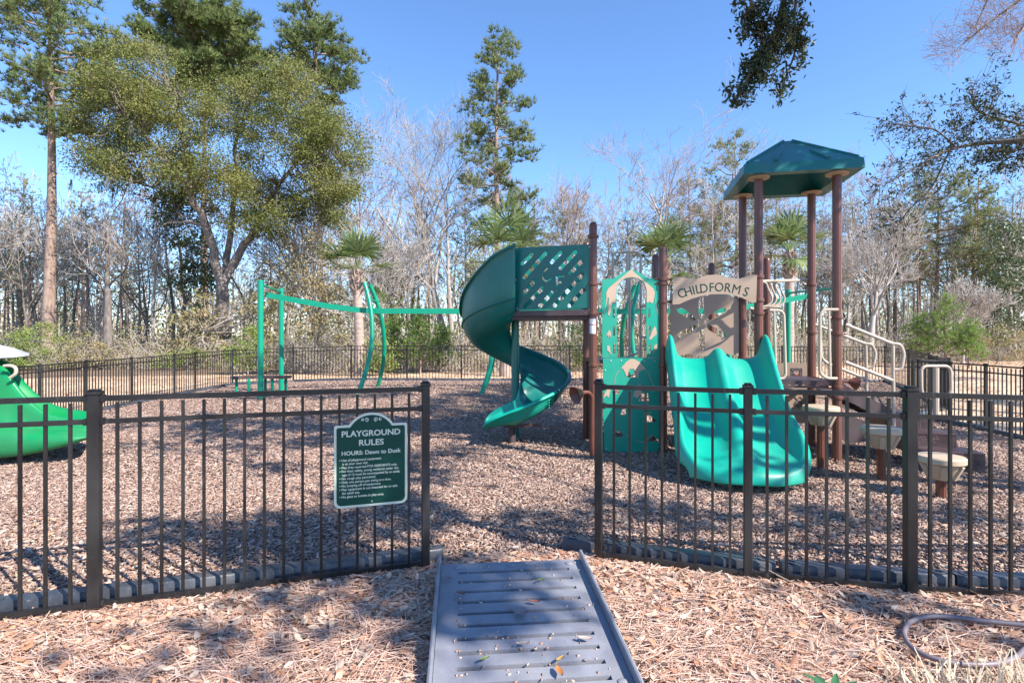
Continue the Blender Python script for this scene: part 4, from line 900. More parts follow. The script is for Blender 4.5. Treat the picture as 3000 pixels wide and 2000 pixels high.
# ------------------------------------------------------------------ scatter helpers (whole clouds of small faces at once)
def unit(n): v = rng.normal(size=(n, 3)); return v / np.linalg.norm(v, axis=1, keepdims=True)
def leaf_cloud(name, Pn, L, Wd_, mtl, parent=None, up=None, tilt=.5, curl=.15, jitter=.35, offv=(0, 0, 0)):
    """folded six point leaves; up=None: any direction, else lying flat with the given tilt"""
    n = len(Pn); P_ = np.asarray(Pn) - np.array(offv)
    if up is None: a = unit(n); c = unit(n)
    else:
        th = rng.uniform(0, 2 * np.pi, n); a = np.stack([np.cos(th), np.sin(th), rng.normal(0, tilt, n)], 1); c = np.stack([rng.normal(0, tilt, n), rng.normal(0, tilt, n), np.ones(n)], 1)
    a /= np.linalg.norm(a, axis=1, keepdims=True); s = np.cross(a, c); s /= np.maximum(np.linalg.norm(s, axis=1, keepdims=True), 1e-6); nn = np.cross(s, a)
    k = rng.uniform(1 - jitter, 1 + jitter, n)[:, None]; L_ = L * k; W_ = Wd_ * k * rng.uniform(.75, 1.25, n)[:, None]; cu = (rng.uniform(-.3, 1, n) * curl)[:, None] * L_
    V = np.stack([P_ - a * L_ * .5 + nn * cu, P_ - a * L_ * .18 + s * W_ * .5, P_ + a * L_ * .2 + s * W_ * .42, P_ + a * L_ * .5 + nn * cu, P_ + a * L_ * .2 - s * W_ * .42, P_ - a * L_ * .18 - s * W_ * .5], 1)
    V[:, [1, 2, 4, 5]] += (nn * W_ * .18)[:, None]
    b = np.arange(n)[:, None] * 6; F = np.concatenate([b + np.array([0, 1, 2, 3]), b + np.array([0, 3, 4, 5])])
    return link(name, raw_mesh(name, V.reshape(-1, 3), [F], mtl), parent)
def chip_cloud(name, Pn, L, Wd_, mtl, tilt=.3):
    n = len(Pn); th = rng.uniform(0, 2 * np.pi, n); a = np.stack([np.cos(th), np.sin(th), rng.normal(0, tilt, n)], 1); a /= np.linalg.norm(a, axis=1, keepdims=True)
    c = np.stack([rng.normal(0, tilt, n), rng.normal(0, tilt, n), np.ones(n)], 1); s = np.cross(a, c); s /= np.linalg.norm(s, axis=1, keepdims=True); nn = np.cross(s, a)
    k = rng.uniform(.45, 1.5, n)[:, None]; L_ = np.asarray(L).reshape(-1, 1) * k; W_ = np.asarray(Wd_).reshape(-1, 1) * rng.uniform(.5, 1.4, n)[:, None]
    sk = rng.uniform(-.3, .3, n)[:, None] * L_
    V = np.stack([Pn - a * L_ / 2 - s * W_ / 2, Pn + a * (L_ / 2 + sk) - s * W_ / 2.6, Pn + a * L_ / 2 + s * W_ / 2, Pn - a * (L_ / 2 - sk * .5) + s * W_ / 2], 1)
    V = np.concatenate([V, V - nn[:, None] * .006], 1); b = np.arange(n)[:, None] * 8
    F = np.concatenate([b + np.array(q) for q in ((0, 1, 2, 3), (0, 4, 5, 1), (1, 5, 6, 2), (2, 6, 7, 3), (3, 7, 4, 0))])
    return link(name, raw_mesh(name, V.reshape(-1, 3), [F], mtl))
def blades(C_, D_, k, L, w_, spread):
    """k thin triangles from each centre C_ around direction D_"""
    n = len(C_); d = np.repeat(D_, k, 0) + unit(n * k) * spread; d /= np.linalg.norm(d, axis=1, keepdims=True); c = np.repeat(C_, k, 0)
    s = np.cross(d, unit(n * k)); s /= np.maximum(np.linalg.norm(s, axis=1, keepdims=True), 1e-6); l_ = L * rng.uniform(.6, 1.2, (n * k, 1))
    V = np.stack([c - s * w_, c + s * w_, c + d * l_], 1).reshape(-1, 3); return V, np.arange(n * k * 3).reshape(-1, 3)
def in_poly(pts, poly):
    x, y = pts[:, 0], pts[:, 1]; r = np.zeros(len(pts), bool); j = len(poly) - 1
    for i in range(len(poly)):
        xi, yi = poly[i]; xj, yj = poly[j]
        r ^= ((yi > y) != (yj > y)) & (x < (xj - xi) * (y - yi) / (yj - yi + 1e-12) + xi); j = i
    return r
def sample_poly(poly, n):
    p = np.array(poly, float); lo, hi = p.min(0), p.max(0); out = np.zeros((0, 2))
    while len(out) < n:
        q = rng.uniform(lo, hi, (n * 3, 2)); out = np.concatenate([out, q[in_poly(q, poly)]])
    return out[:n]
S2 = 3000 / 2352.0
def pt2(x, y, Y): return np.array([(x * S2 - 1500) / FPX * Y, Y, EYE - (y * S2 - HZ) / FPX * Y])
def nrm(v): return v / max(np.linalg.norm(v), 1e-9)
def wob(a, b, n, amt):
    t = np.linspace(0, 1, n)[:, None]; p = a * (1 - t) + b * t; p[1:-1] += rng.normal(0, amt, (n - 2, 3)); return p

# ------------------------------------------------------------------ tree builders
def tree_root(name, x, y, label, group, cat='tree'): return thing(name, (x, y, g(x, y) if abs(x) < 60 else -.2), label, cat, group)
def grow(p, d, L, r, lvl, mx, out, kids, ang, trop=.12, wand=.16, rmin=.012, shrink=(.5, .78)):
    n = max(3, int(6 - lvl)); pts = [p]; dd = d
    for i in range(n):
        dd = nrm(dd + rng.normal(0, wand * (1 if lvl else .45), 3) + np.array([0, 0, trop])); pts.append(pts[-1] + dd * L / n)
    pts = np.array(pts); rad = np.maximum(np.linspace(r, r * (.5 if lvl else .14), n + 1), rmin); out[lvl].append((pts, rad))
    if lvl < mx:
        for k in range(kids[lvl]):
            t = rng.uniform(.3 if lvl else .38, 1.0); i = min(n - 1, int(t * n)); f = t * n - i; q = pts[i] * (1 - f) + pts[i + 1] * f
            ax_ = nrm(pts[i + 1] - pts[i]); e = nrm(np.cross(ax_, unit(1)[0])); a = rng.uniform(*ang); c = ax_ * math.cos(a) + e * math.sin(a)
            if c[2] < -.15: c[2] *= -.5
            grow(q, nrm(c), L * rng.uniform(*shrink) * (1.1 - .45 * t if lvl == 0 else 1), max(rmin, rad[i] * rng.uniform(.35, .6)), lvl + 1, mx, out, kids, ang, trop, wand, rmin, shrink)
def bare_meshes(H, r0, lean=(0, 0), mx=4, kids=(8, 5, 5, 4), ang=(.35, .85), rmin=.012, trop=.12, stems=1, trunk_frac=.62, wand=.14, shrink=(.5, .78)):
    out = [[] for _ in range(mx + 1)]
    for s in range(stems):
        d = nrm(np.array([lean[0] + (rng.normal(0, .12) if s else 0), lean[1], 1.0])); grow(np.array([s * .25, 0, -.3]), d, H * trunk_frac, r0 * (1 if s == 0 else .75), 0, mx, out, kids, ang, trop, wand if stems == 1 else wand, rmin, shrink)
    top = max(p[:, 2].max() for l in out for p, r in l); k = H / top
    A, B = MB(), MB(); sides = (9, 6, 5, 4, 3, 3)
    for l in range(mx + 1):
        for p, r in out[l]: (A if l < 2 else B).tube(p * k, r, sides[l], cap=False)
    return A, B
def bare_tree(label, px, Y, top, r0, mats=('bark_grey', 'bark_pale'), group=None, name='bare_tree', x=None, **kw):
    xx = (px * S2 - 1500) / FPX * Y if x is None else x; H = EYE - (top * S2 - HZ) / FPX * Y - g(xx, Y)
    A, B = bare_meshes(H, r0, **kw); t = tree_root(name, xx, Y, label, group)
    link('trunk', A.mesh('trunk', M[mats[0]], angle=180), t); link('crown', B.mesh('crown', M[mats[1]], angle=180), t); return t
def pine_meshes(H, r0, base, prof, nb=34, tufts=11, L=.34, wd=.016, k=18, mt='needle', droop=.05, lean=0.0, bark='bark_pine', sub=5, u0=.35):
    A = MB(); n = 10; zs = np.linspace(-.3, H * .985, n); ph = rng.uniform(0, 6); tx = lean * (np.maximum(zs, 0) / H) ** 1.5 + .012 * H * np.sin(zs / H * 4 + ph) * (zs / H); ty = .01 * H * np.sin(zs / H * 3 + ph * 2) * (zs / H)
    rr = r0 * (1 - zs / H * .86); rr[0] *= 1.15; A.tube(np.stack([tx, ty, zs], 1), np.maximum(rr, .03), 12, cap=False)
    C_, D_ = [], []
    for i in range(nb):
        t = (i + rng.uniform(0, 1)) / nb; z = base + (H - base) * t * .97; R_ = np.interp(t, *prof) * rng.uniform(.55, 1.1); az = i * 2.4 + rng.uniform(-.5, .5)
        x0, y0 = np.interp(z, zs, tx), np.interp(z, zs, ty); o = np.array([math.cos(az), math.sin(az), 0]); up = rng.uniform(.0, .35) + .4 * t
        m_ = 6; s = np.linspace(0, 1, m_); pts = np.array([x0, y0, z]) + o * (R_ * s)[:, None]; pts[:, 2] += R_ * (up * s ** 1.3 - droop * s ** 3 * 2); pts[1:] += rng.normal(0, .04 * R_, (m_ - 1, 3))
        A.tube(pts, np.linspace(max(.02, .018 * R_ + .012), .012, m_), 4, cap=False)
        for j in range(max(2, int(tufts * R_ / 2.5 + 1))):
            u = rng.uniform(u0, 1.0); q = np.array([np.interp(u, s, pts[:, c]) for c in range(3)]); sd_ = unit(1)[0] * rng.uniform(.15, .5) * (.4 + .22 * R_); sd_[2] = abs(sd_[2]) * .7; e = q + sd_
            A.tube(np.array([q, (q + e) / 2 + rng.normal(0, .03, 3), e]), [.012, .01, .007], 3, cap=False)
            for w in range(sub):
                C_.append(e + rng.normal(0, .2, 3)); D_.append(nrm(nrm(e - q) * .6 + np.array([0, 0, .7])))
    V, F = blades(np.array(C_), np.array(D_), k, L, wd, .85)
    return A.mesh('trunk', M[bark], angle=180), raw_mesh('crown', V, [F], M[mt])
def pine(label, px, Y, top, base, prof, r0=.28, group='pines in the wood behind the lawn', name='pine_tree', **kw):
    x = (px * S2 - 1500) / FPX * Y; H = EYE - (top * S2 - HZ) / FPX * Y; zb = EYE - (base * S2 - HZ) / FPX * Y
    a, b = pine_meshes(H, r0, zb, prof, **kw); t = tree_root(name, x, Y, label, group); link('trunk', a, t); link('crown', b, t); return t
def leafy(label, px, Y, limbs, regions, depth, mt, name='oak_tree', leaf=(.17, .08), group=None, bark='bark_grey', cat='tree', moss=0, sig=.5, per=110, twig=.02):
    """limbs: ([(x,y,dy)...], r0, r1) in photo points at depth Y+dy; regions: (polygon, clumps)"""
    x = (px * S2 - 1500) / FPX * Y; t = tree_root(name, x, Y, label, group, cat); o = np.array(t.location)
    A = MB(); LP = []
    for pts, ra, rb in limbs:
        p = np.array([pt2(a, b, Y + c) for a, b, c in pts]); q = [p[0]]
        for i in range(len(p) - 1): q += list(wob(p[i], p[i + 1], 5, .03 * np.linalg.norm(p[i + 1] - p[i]))[1:])
        q = np.array(q); A.tube(q - o, np.linspace(ra, rb, len(q)), 9, cap=False); LP.append(q[len(q) // 4:])
    LPa = np.concatenate(LP) if LP else np.array([[x, Y, .2]]); C_ = []
    for poly, n in regions:
        s = sample_poly(poly, n); dy = rng.uniform(-depth, depth, n); C_ += [pt2(a, b, Y + c) for (a, b), c in zip(s, dy)]
    C_ = np.array(C_)
    for c in C_:
        i = np.argmin(((LPa - c) ** 2).sum(1) + 2 * np.maximum(0, LPa[:, 2] - c[2])); a = LPa[i]
        A.tube(wob(a, c, 5, .05 * np.linalg.norm(c - a)) - o, np.linspace(twig * 2.2, twig * .5, 5), 4, cap=False)
    link('trunk', A.mesh('trunk', M[bark], angle=180), t)
    Pn = np.repeat(C_, per, 0) + rng.normal(0, sig, (len(C_) * per, 3)) * np.array([1, 1, .62]) * np.repeat(rng.uniform(.55, 1.35, (len(C_), 1)), per, 0); Pn = Pn[Pn[:, 2] > .05]
    leaf_cloud('crown', Pn, leaf[0], leaf[1], M[mt], t, offv=tuple(o))
    if moss:
        q = C_[rng.integers(0, len(C_), moss)] + rng.normal(0, .4, (moss, 3)); V, F = blades(q - o, np.tile([0, 0, -1.0], (moss, 1)), 7, .9, .025, .25); link('moss', raw_mesh('moss', V, [F], M['moss']), t)
    return t

# ------------------------------------------------------------------ the wood behind the lawn
WG = 'tall trees standing out of the wood'
pine('tall pine with long bare trunk at the far left, crown cut by the top edge', 108, 30, -75, 320, ([0, .25, .6, 1], [2.2, 3.9, 3.8, 1.5]), r0=.34, nb=46, tufts=12, k=16, L=.38, wd=.018, lean=.6)
leafy('big spreading evergreen oak with forked trunk behind the left lawn', 511, 30,
      [([(513, 815, 0), (509, 720, 0), (513, 645, 0)], .40, .30), ([(508, 650, 0), (482, 545, -.5), (440, 440, -1), (375, 355, -1.5), (290, 270, -2)], .26, .07), ([(440, 440, -1), (425, 340, 0), (400, 220, .5)], .13, .05),
       ([(516, 645, 0), (560, 560, .5), (610, 485, 1), (660, 400, 1.2), (720, 290, 1.5)], .25, .06), ([(513, 655, 0), (532, 520, 1), (545, 390, 1), (560, 230, 1)], .2, .05), ([(480, 545, -.5), (400, 470, 1), (330, 420, 2)], .1, .04), ([(610, 485, 1), (700, 440, 0), (790, 380, 0)], .1, .04)],
      [([(150, 210), (215, 150), (330, 190), (340, 340), (260, 390), (180, 370), (165, 300)], 70), ([(215, 150), (260, 95), (330, 98), (420, 150), (450, 260), (380, 320), (280, 280)], 85), ([(400, 210), (470, 190), (570, 180), (610, 300), (600, 420), (500, 440), (420, 370)], 80),
       ([(560, 190), (600, 150), (680, 140), (740, 200), (790, 270), (740, 370), (620, 360)], 85), ([(700, 250), (790, 260), (842, 340), (815, 440), (760, 480), (700, 420)], 55), ([(480, 400), (600, 390), (720, 410), (720, 480), (640, 540), (540, 530), (480, 480)], 60), ([(330, 330), (430, 330), (480, 420), (430, 450), (350, 420)], 26),
       ([(190, 370), (290, 380), (310, 430), (230, 440)], 14), ([(740, 440), (800, 440), (790, 520), (740, 510)], 12)], 3.2, 'oak_leaf', bark='bark_oak', moss=170, per=330, leaf=(.105, .05), sig=.45)
leafy('dark evergreen holly under the left side of the big oak', 400, 31.5, [([(420, 800, 0), (415, 650, 0), (410, 480, 0)], .12, .04)], [([(365, 440), (440, 420), (490, 520), (500, 640), (470, 760), (430, 790), (400, 640), (360, 560)], 60)], 1.0, 'dark_leaf', name='holly_tree', sig=.42, per=90, bark='bark_dark', moss=24)
leafy('shrubby tree with brown and green leaves right of the big oak', 735, 29, [([(728, 850, 0), (722, 700, 0), (730, 520, 0)], .12, .04)], [([(670, 560), (740, 520), (800, 600), (810, 740), (780, 810), (690, 820), (660, 700)], 64)], 1.2, 'brown_leaf', name='holly_tree', sig=.45, per=70, leaf=(.14, .07))
leafy('low dark tangle of evergreen leaves at the foot of the big oak', 470, 29, [([(470, 830, 0), (468, 760, 0)], .08, .04)], [([(400, 720), (500, 650), (500, 790), (440, 830), (380, 820)], 24), ([(560, 690), (650, 640), (650, 800), (570, 810)], 26)], .8, 'brown_leaf', name='shrub', cat='shrub', sig=.4, per=60)
pine('bushy round-topped pine rising behind the big oak', 470, 42, 28, 205, ([0, .3, .7, 1], [4.0, 5.0, 4.2, 1.6]), r0=.3, nb=64, tufts=14, k=16, L=.46, wd=.026)
pine('dark open-topped pine right of the big oak', 735, 42, 58, 250, ([0, .35, .75, 1], [2.4, 4.6, 3.6, 1.6]), r0=.26, nb=36, tufts=12, k=15, L=.44, wd=.024)
pine('tall solitary pine in the middle with layered branches', 1145, 36, 72, 520, ([0, .2, .38, .5, .62, .8, 1], [2.3, 2.6, 2.7, 3.1, 2.2, 2.0, .9]), r0=.27, nb=46, tufts=11, k=16, L=.40, wd=.02, u0=.5)
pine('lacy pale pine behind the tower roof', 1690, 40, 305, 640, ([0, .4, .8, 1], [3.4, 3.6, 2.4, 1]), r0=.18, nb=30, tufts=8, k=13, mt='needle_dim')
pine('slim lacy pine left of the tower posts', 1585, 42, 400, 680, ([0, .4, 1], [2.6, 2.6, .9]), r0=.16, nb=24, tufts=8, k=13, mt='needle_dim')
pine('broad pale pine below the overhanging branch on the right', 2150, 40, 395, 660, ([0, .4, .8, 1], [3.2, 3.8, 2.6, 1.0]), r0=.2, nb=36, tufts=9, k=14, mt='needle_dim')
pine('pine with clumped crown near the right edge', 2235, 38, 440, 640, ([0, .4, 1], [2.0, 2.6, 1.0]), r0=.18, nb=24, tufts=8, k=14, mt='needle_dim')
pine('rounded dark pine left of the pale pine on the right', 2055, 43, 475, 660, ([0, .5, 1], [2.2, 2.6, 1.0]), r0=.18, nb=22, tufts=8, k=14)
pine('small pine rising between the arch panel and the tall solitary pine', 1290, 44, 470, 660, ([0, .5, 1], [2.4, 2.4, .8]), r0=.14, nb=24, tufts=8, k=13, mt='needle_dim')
pine('low feathery pine behind the middle palm', 1205, 40, 500, 680, ([0, .5, 1], [2.2, 2.0, .8]), r0=.14, nb=24, tufts=8, k=13)
leafy('dark evergreen tree at the right edge of the wood', 2325, 35, [([(2325, 830, 0), (2320, 700, 0), (2315, 540, 0)], .16, .05)], [([(2270, 560), (2300, 500), (2360, 520), (2420, 620), (2400, 800), (2290, 800), (2260, 680)], 90)], 2.2, 'dark_leaf', name='evergreen_tree', sig=.5, per=80, moss=40)
leafy('evergreen tree behind the spiral slide and its middle palm', 1095, 31, [([(1100, 830, 0), (1098, 640, 0)], .12, .04)], [([(1040, 620), (1110, 570), (1170, 620), (1180, 740), (1060, 760)], 46)], 1.2, 'needle_dim', name='evergreen_tree', sig=.42, per=70, leaf=(.13, .05))
leafy('round grey green evergreen right of the left palm', 890, 38, [([(890, 830, 0), (890, 690, 0)], .12, .04)], [([(850, 660), (890, 620), (925, 650), (940, 740), (860, 760)], 30)], 1.4, 'oak_leaf', name='evergreen_tree', sig=.5, per=70)
YG = 'young bright green pines at the edge of the wood'
for px, Y, tp_, bs, rr, lab in ((2170, 27, 688, 815, 1.0, 'tallest of the bright young pines beyond the right lawn'), (2115, 27.5, 735, 818, .75, 'smaller bright young pine left of the tallest one on the right'), (2225, 26.5, 755, 818, .8, 'short bright young pine right of the tallest one'),
                                (965, 22.8, 722, 835, .8, 'bright young pine behind the far fence between palm and spiral slide'), (905, 24, 745, 835, .6, 'slender young pine behind the curved green legs'), (1012, 24, 760, 835, .6, 'low young pine just left of the spiral slide')):
    pine(lab, px, Y, tp_, bs, ([0, .3, 1], [rr, rr * .9, .2]), r0=.05, nb=30, tufts=7, k=18, L=.24, wd=.009, mt='needle_bright', group=YG)
def bush(label, px, Y, poly, n, mt='bush', per=80, leaf=(.10, .05), sig=.24, name='bush'):
    return leafy(label, px, Y, [([(px, 862, 0), (px, 830, 0)], .03, .02)], [(poly, n)], .7, mt, name=name, cat='bush', leaf=leaf, per=per, sig=sig, twig=.008)
bush('sunny bright green bush below the tall left pine', 105, 26.5, [(30, 770), (110, 740), (150, 775), (150, 840), (30, 850)], 34)
bush('olive bush with bare stems right of the bright left bush', 190, 27, [(150, 790), (200, 770), (250, 800), (250, 850), (150, 850)], 26, 'brown_leaf')
bush('yellow green bush behind the far fence left of the big oak', 430, 27, [(360, 815), (440, 795), (490, 820), (480, 860), (360, 860)], 24)
bush('bright bush behind the green track posts', 570, 24, [(520, 800), (580, 750), (610, 790), (610, 860), (520, 860)], 24)
bush('leafy bush at the foot of the left palm', 872, 22, [(845, 790), (880, 770), (900, 800), (895, 850), (850, 850)], 18, 'bush')
bush('dark bush at the left edge below the grey roof', 20, 27, [(-40, 760), (30, 790), (60, 840), (40, 860), (-40, 860)], 22, 'dark_leaf')
bush('olive bush right of the brown steps beyond the lawn', 2290, 31, [(2240, 770), (2300, 740), (2370, 770), (2370, 825), (2240, 825)], 24, 'brown_leaf')
bush('pale green bush behind the slide platform', 1340, 25, [(1280, 770), (1340, 740), (1400, 780), (1400, 835), (1280, 835)], 26)
BG = 'bare winter trees standing out of the wood'
bare_tree('dark dead tree with forked bare limbs left of the big oak', 247, 28, 365, .29, ('bark_dark', 'bark_grey'), BG, kids=(9, 5, 4, 3), trunk_frac=.8, wand=.2, ang=(.4, 1.0), shrink=(.3, .6), rmin=.009)
bare_tree('tall bare tree with fine spreading crown left of the solitary pine', 1030, 36, 195, .30, ('bark_grey', 'bark_pale'), BG, kids=(8, 6, 5, 4), stems=2, ang=(.35, .85), trop=.07, wand=.19, rmin=.008, shrink=(.42, .7))
bare_tree('tall bare tree with open rounded crown right of the solitary pine', 1492, 38, 188, .28, ('bark_pale', 'bark_rust'), BG, kids=(8, 6, 5, 4), ang=(.4, .95), trop=.06, wand=.2, trunk_frac=.6, lean=(.02, 0), rmin=.008, shrink=(.42, .7))
bare_tree('leaning bare tree just right of the solitary pine', 1410, 42, 350, .2, ('bark_pale', 'bark_rust'), BG, kids=(9, 5, 5, 4), lean=(-.22, 0), rmin=.008, shrink=(.42, .7))
bare_tree('rusty topped bare tree right of the big oak', 822, 40, 235, .2, ('bark_grey', 'bark_rust'), BG, kids=(9, 6, 5, 4), ang=(.35, .9), trop=.07, wand=.19, rmin=.008, shrink=(.42, .7))
bare_tree('rusty topped bare tree behind the tower roof', 1735, 46, 262, .2, ('bark_grey', 'bark_rust'), BG, kids=(9, 6, 5, 4), ang=(.35, .9), trop=.07, wand=.19, rmin=.009, shrink=(.42, .7))
bare_tree('pale leaning bare tree right of the tower', 1995, 32, 430, .25, ('bark_pale', 'bark_pale'), BG, kids=(8, 5, 5, 4), lean=(.13, 0), rmin=.012, trunk_frac=.72)
bare_tree('dark leaning bare trunk right of the left palm', 955, 30, 470, .16, ('bark_dark', 'bark_pale'), BG, kids=(8, 5, 4, 4), lean=(-.12, 0))
bare_tree('pale double trunk right of the big oak', 722, 34, 330, .24, ('bark_pale', 'bark_pale'), BG, kids=(8, 5, 4, 4), stems=2)
bare_tree('slim dark bare tree between the dead tree and the big oak', 338, 34, 400, .14, ('bark_dark', 'bark_pale'), BG, kids=(9, 5, 4, 4))
bare_tree('dark leaning trunk beside the tall left pine', 60, 31, 430, .12, ('bark_dark', 'bark_pale'), BG, kids=(9, 5, 4, 4), lean=(.16, 0))
bare_tree('grey bare tree bent to the right behind the stair rails', 1940, 36, 520, .2, ('bark_grey', 'bark_pale'), BG, kids=(8, 5, 5, 4), lean=(.1, 0))
bare_tree('white twigged bare tree in front of the evergreen on the right', 2210, 31, 610, .10, ('bark_pale', 'bark_pale'), BG, kids=(10, 6, 5, 4), ang=(.4, 1.0))
bare_tree('thin bare tree against the sky at the far right edge', 2335, 46, 448, .15, ('bark_pale', 'bark_pale'), BG, kids=(10, 5, 5, 4))
bare_tree('bare tree with drooping grey limbs over the left palm', 860, 29, 510, .13, ('bark_grey', 'bark_pale'), BG, kids=(9, 5, 5, 3), lean=(.12, 0), ang=(.5, 1.1))
# copies of four slender bare trees and two far pines, filling the wood
protos = []
for i, (mt_, r0_, tf) in enumerate((('bark_grey', .10, .9), ('bark_dark', .11, .9), ('bark_grey', .09, .92), ('bark_pale', .09, .9))):
    A, B = bare_meshes(10, r0_, kids=(13, 5, 4, 3), ang=(.4, 1.1), rmin=.008, trunk_frac=tf, trop=.07, wand=.17, shrink=(.22, .5)); t = tree_root('slender_tree', 0, 0, 'slender bare tree deep in the wood behind the far fence', 'slender bare trees deep in the wood')
    link('trunk', A.mesh('trunk', M[mt_], angle=180), t); link('crown', B.mesh('crown', M['bark_pale' if i != 1 else 'bark_rust'], angle=180), t); protos.append(t)
used = [False] * 4; ch_ = {p.name: [c for c in bpy.data.objects if c.parent == p] for p in protos}
def put(protos, used, i, x, y, s, rz):
    p = protos[i]
    if not used[i]: used[i] = True; o = p
    else:
        o = p.copy(); COL.objects.link(o)
        for c in ch_[p.name]: d = c.copy(); COL.objects.link(d); d.parent = o
    o.location = (x, y, g(x, y) - .05 if abs(x) < 60 else -.2); o.rotation_euler = (0, 0, rz); o.scale = (s * rng.uniform(.85, 1.15), s * rng.uniform(.85, 1.15), s); return o
def wood_edge(px): # distance where the wood begins, by photo column
    return np.interp(px, [-200, 0, 500, 800, 1200, 1700, 2000, 2352, 2500], [28, 27.5, 27, 24, 23, 24, 30, 34, 36])
for k in range(118):
    px = -150 + (k * 137.5) % 2650 + rng.uniform(-15, 15); Y = wood_edge(px) + 5 + rng.uniform(0, 1) ** 1.3 * 26; top = rng.uniform(470, 640) if rng.random() < .55 else rng.uniform(330, 470)
    H = EYE - (top * S2 - HZ) / FPX * Y; put(protos, used, k % 4, (px * S2 - 1500) / FPX * Y, Y, H / 10, rng.uniform(0, 6.3))
pp = []
for i, mt_ in enumerate(('needle_dim', 'needle')):
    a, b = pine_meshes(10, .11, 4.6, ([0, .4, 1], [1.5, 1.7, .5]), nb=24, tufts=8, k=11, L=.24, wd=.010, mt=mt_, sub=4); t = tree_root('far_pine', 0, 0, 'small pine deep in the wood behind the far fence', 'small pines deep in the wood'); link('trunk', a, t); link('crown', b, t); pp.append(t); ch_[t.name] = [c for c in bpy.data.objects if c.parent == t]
u2 = [False] * 2
for k, (px, Y, top) in enumerate(((20, 44, 490), (90, 48, 560), (180, 50, 545), (300, 46, 590), (290, 52, 540), (600, 52, 560), (660, 48, 600), (800, 50, 640), (1000, 52, 640), (1240, 50, 560), (1350, 52, 600), (1450, 50, 620), (1540, 48, 560), (1640, 50, 540), (1760, 48, 470), (1850, 52, 600), (1930, 50, 620), (2100, 52, 560), (2190, 46, 520), (2280, 46, 560), (2330, 50, 600), (-60, 46, 470), (40, 38, 620), (150, 40, 640), (2390, 44, 560), (30, 38, 500), (150, 40, 500), (640, 44, 520), (1640, 44, 430), (1560, 46, 470), (1740, 44, 380), (1870, 44, 520), (2040, 44, 450), (2110, 42, 430), (2270, 42, 450), (1180, 44, 600), (690, 40, 590), (560, 40, 620), (70, 34, 440), (200, 36, 470), (320, 36, 520), (880, 38, 560), (985, 40, 540), (1080, 42, 520), (1350, 36, 560), (1440, 40, 500), (1620, 36, 520), (1860, 38, 470), (1920, 42, 520), (2000, 44, 560), (2110, 38, 490), (2190, 36, 560), (2290, 38, 480), (2370, 38, 520), (620, 36, 560), (780, 38, 520), (10, 36, 560), (130, 34, 600), (960, 44, 470), (1070, 40, 440), (1230, 40, 430), (1330, 42, 470), (1400, 44, 520), (1520, 42, 460), (1780, 42, 440), (1960, 40, 460), (50, 40, 400), (190, 42, 430), (280, 44, 470), (900, 42, 520), (2250, 44, 400), (2330, 42, 440))):
    H = EYE - (top * S2 - HZ) / FPX * Y; put(pp, u2, k % 2, (px * S2 - 1500) / FPX * Y, Y, H / 10, rng.uniform(0, 6.3))
# far wood: a grey mass of trunks and twigs nobody could count
m = MB()
for k in range(800):
    px = rng.uniform(-200, 2560); Y = rng.uniform(50, 78); x = (px * S2 - 1500) / FPX * Y; H = rng.uniform(4, 9.5) * Y / 60; r0_ = rng.uniform(.05, .14)
    p = wob(np.array([x, Y, -.3]), np.array([x + rng.normal(0, .6), Y, H]), 4, .12); m.tube(p, np.linspace(r0_, .03, 4), 4, cap=False)
    for j in range(9):
        t = rng.uniform(.2, .98); q = p[0] + (p[-1] - p[0]) * t; d = unit(1)[0]; d[2] = abs(d[2]) + .3; e = q + nrm(d) * rng.uniform(.8, 2.4); m.tube(wob(q, e, 3, .1), [.035, .025, .016], 3, cap=False)
nf = 1500; px = rng.uniform(-250, 2600, nf); Y = rng.uniform(58, 80, nf); cf = np.stack([(px * S2 - 1500) / FPX * Y, Y, np.abs(rng.normal(1.0, 3.0, nf)) + .2], 1); cf = np.repeat(cf, 24, 0) + rng.normal(0, .75, (nf * 24, 3)); cf[:, 2] = np.abs(cf[:, 2])
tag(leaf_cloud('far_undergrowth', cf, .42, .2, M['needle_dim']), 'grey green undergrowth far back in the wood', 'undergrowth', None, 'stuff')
tag(m.build('far_woods', M['brush'], None, 180), 'grey mass of thin trunks and twigs far back', 'woods', None, 'stuff')
# underbrush along the wood edge
m = MB()
for k in range(1500):
    px = rng.uniform(-150, 2500); Y = wood_edge(px) + rng.uniform(-.2, 9); x = (px * S2 - 1500) / FPX * Y; z = g(x, Y); H = rng.uniform(.7, 2.6)
    for j in range(3):
        b_ = np.array([x + rng.normal(0, .15), Y + rng.normal(0, .15), z - .05]); e = b_ + np.array([rng.normal(0, .5), rng.normal(0, .5), 1]) * H * rng.uniform(.5, 1); p = wob(b_, e, 4, .06 * H)
        m.tube(p, [.016, .013, .010, .006], 3, cap=False)
        for q_ in range(2):
            s_ = p[rng.integers(1, 4)]; m.tube(np.array([s_, s_ + unit(1)[0] * rng.uniform(.2, .6)]), [.009, .005], 3, cap=False)
tag(m.build('underbrush', M['brush'], None, 180), 'tangle of bare brush along the edge of the wood', 'brush', None, 'stuff')
nb_ = 2600; px = rng.uniform(-150, 2500, nb_); Y = wood_edge(px) + rng.uniform(-.2, 12, nb_); x = (px * S2 - 1500) / FPX * Y
cl = np.repeat(np.stack([x, Y, np.abs(rng.normal(.3, .8, nb_)) + .1], 1), 16, 0) + rng.normal(0, .28, (nb_ * 16, 3)); cl[:, 2] = np.abs(cl[:, 2])
tag(leaf_cloud('undergrowth', cl, .11, .05, M['brown_leaf']), 'mixed brown and green leaves in the brush at the edge of the wood', 'undergrowth', None, 'stuff')

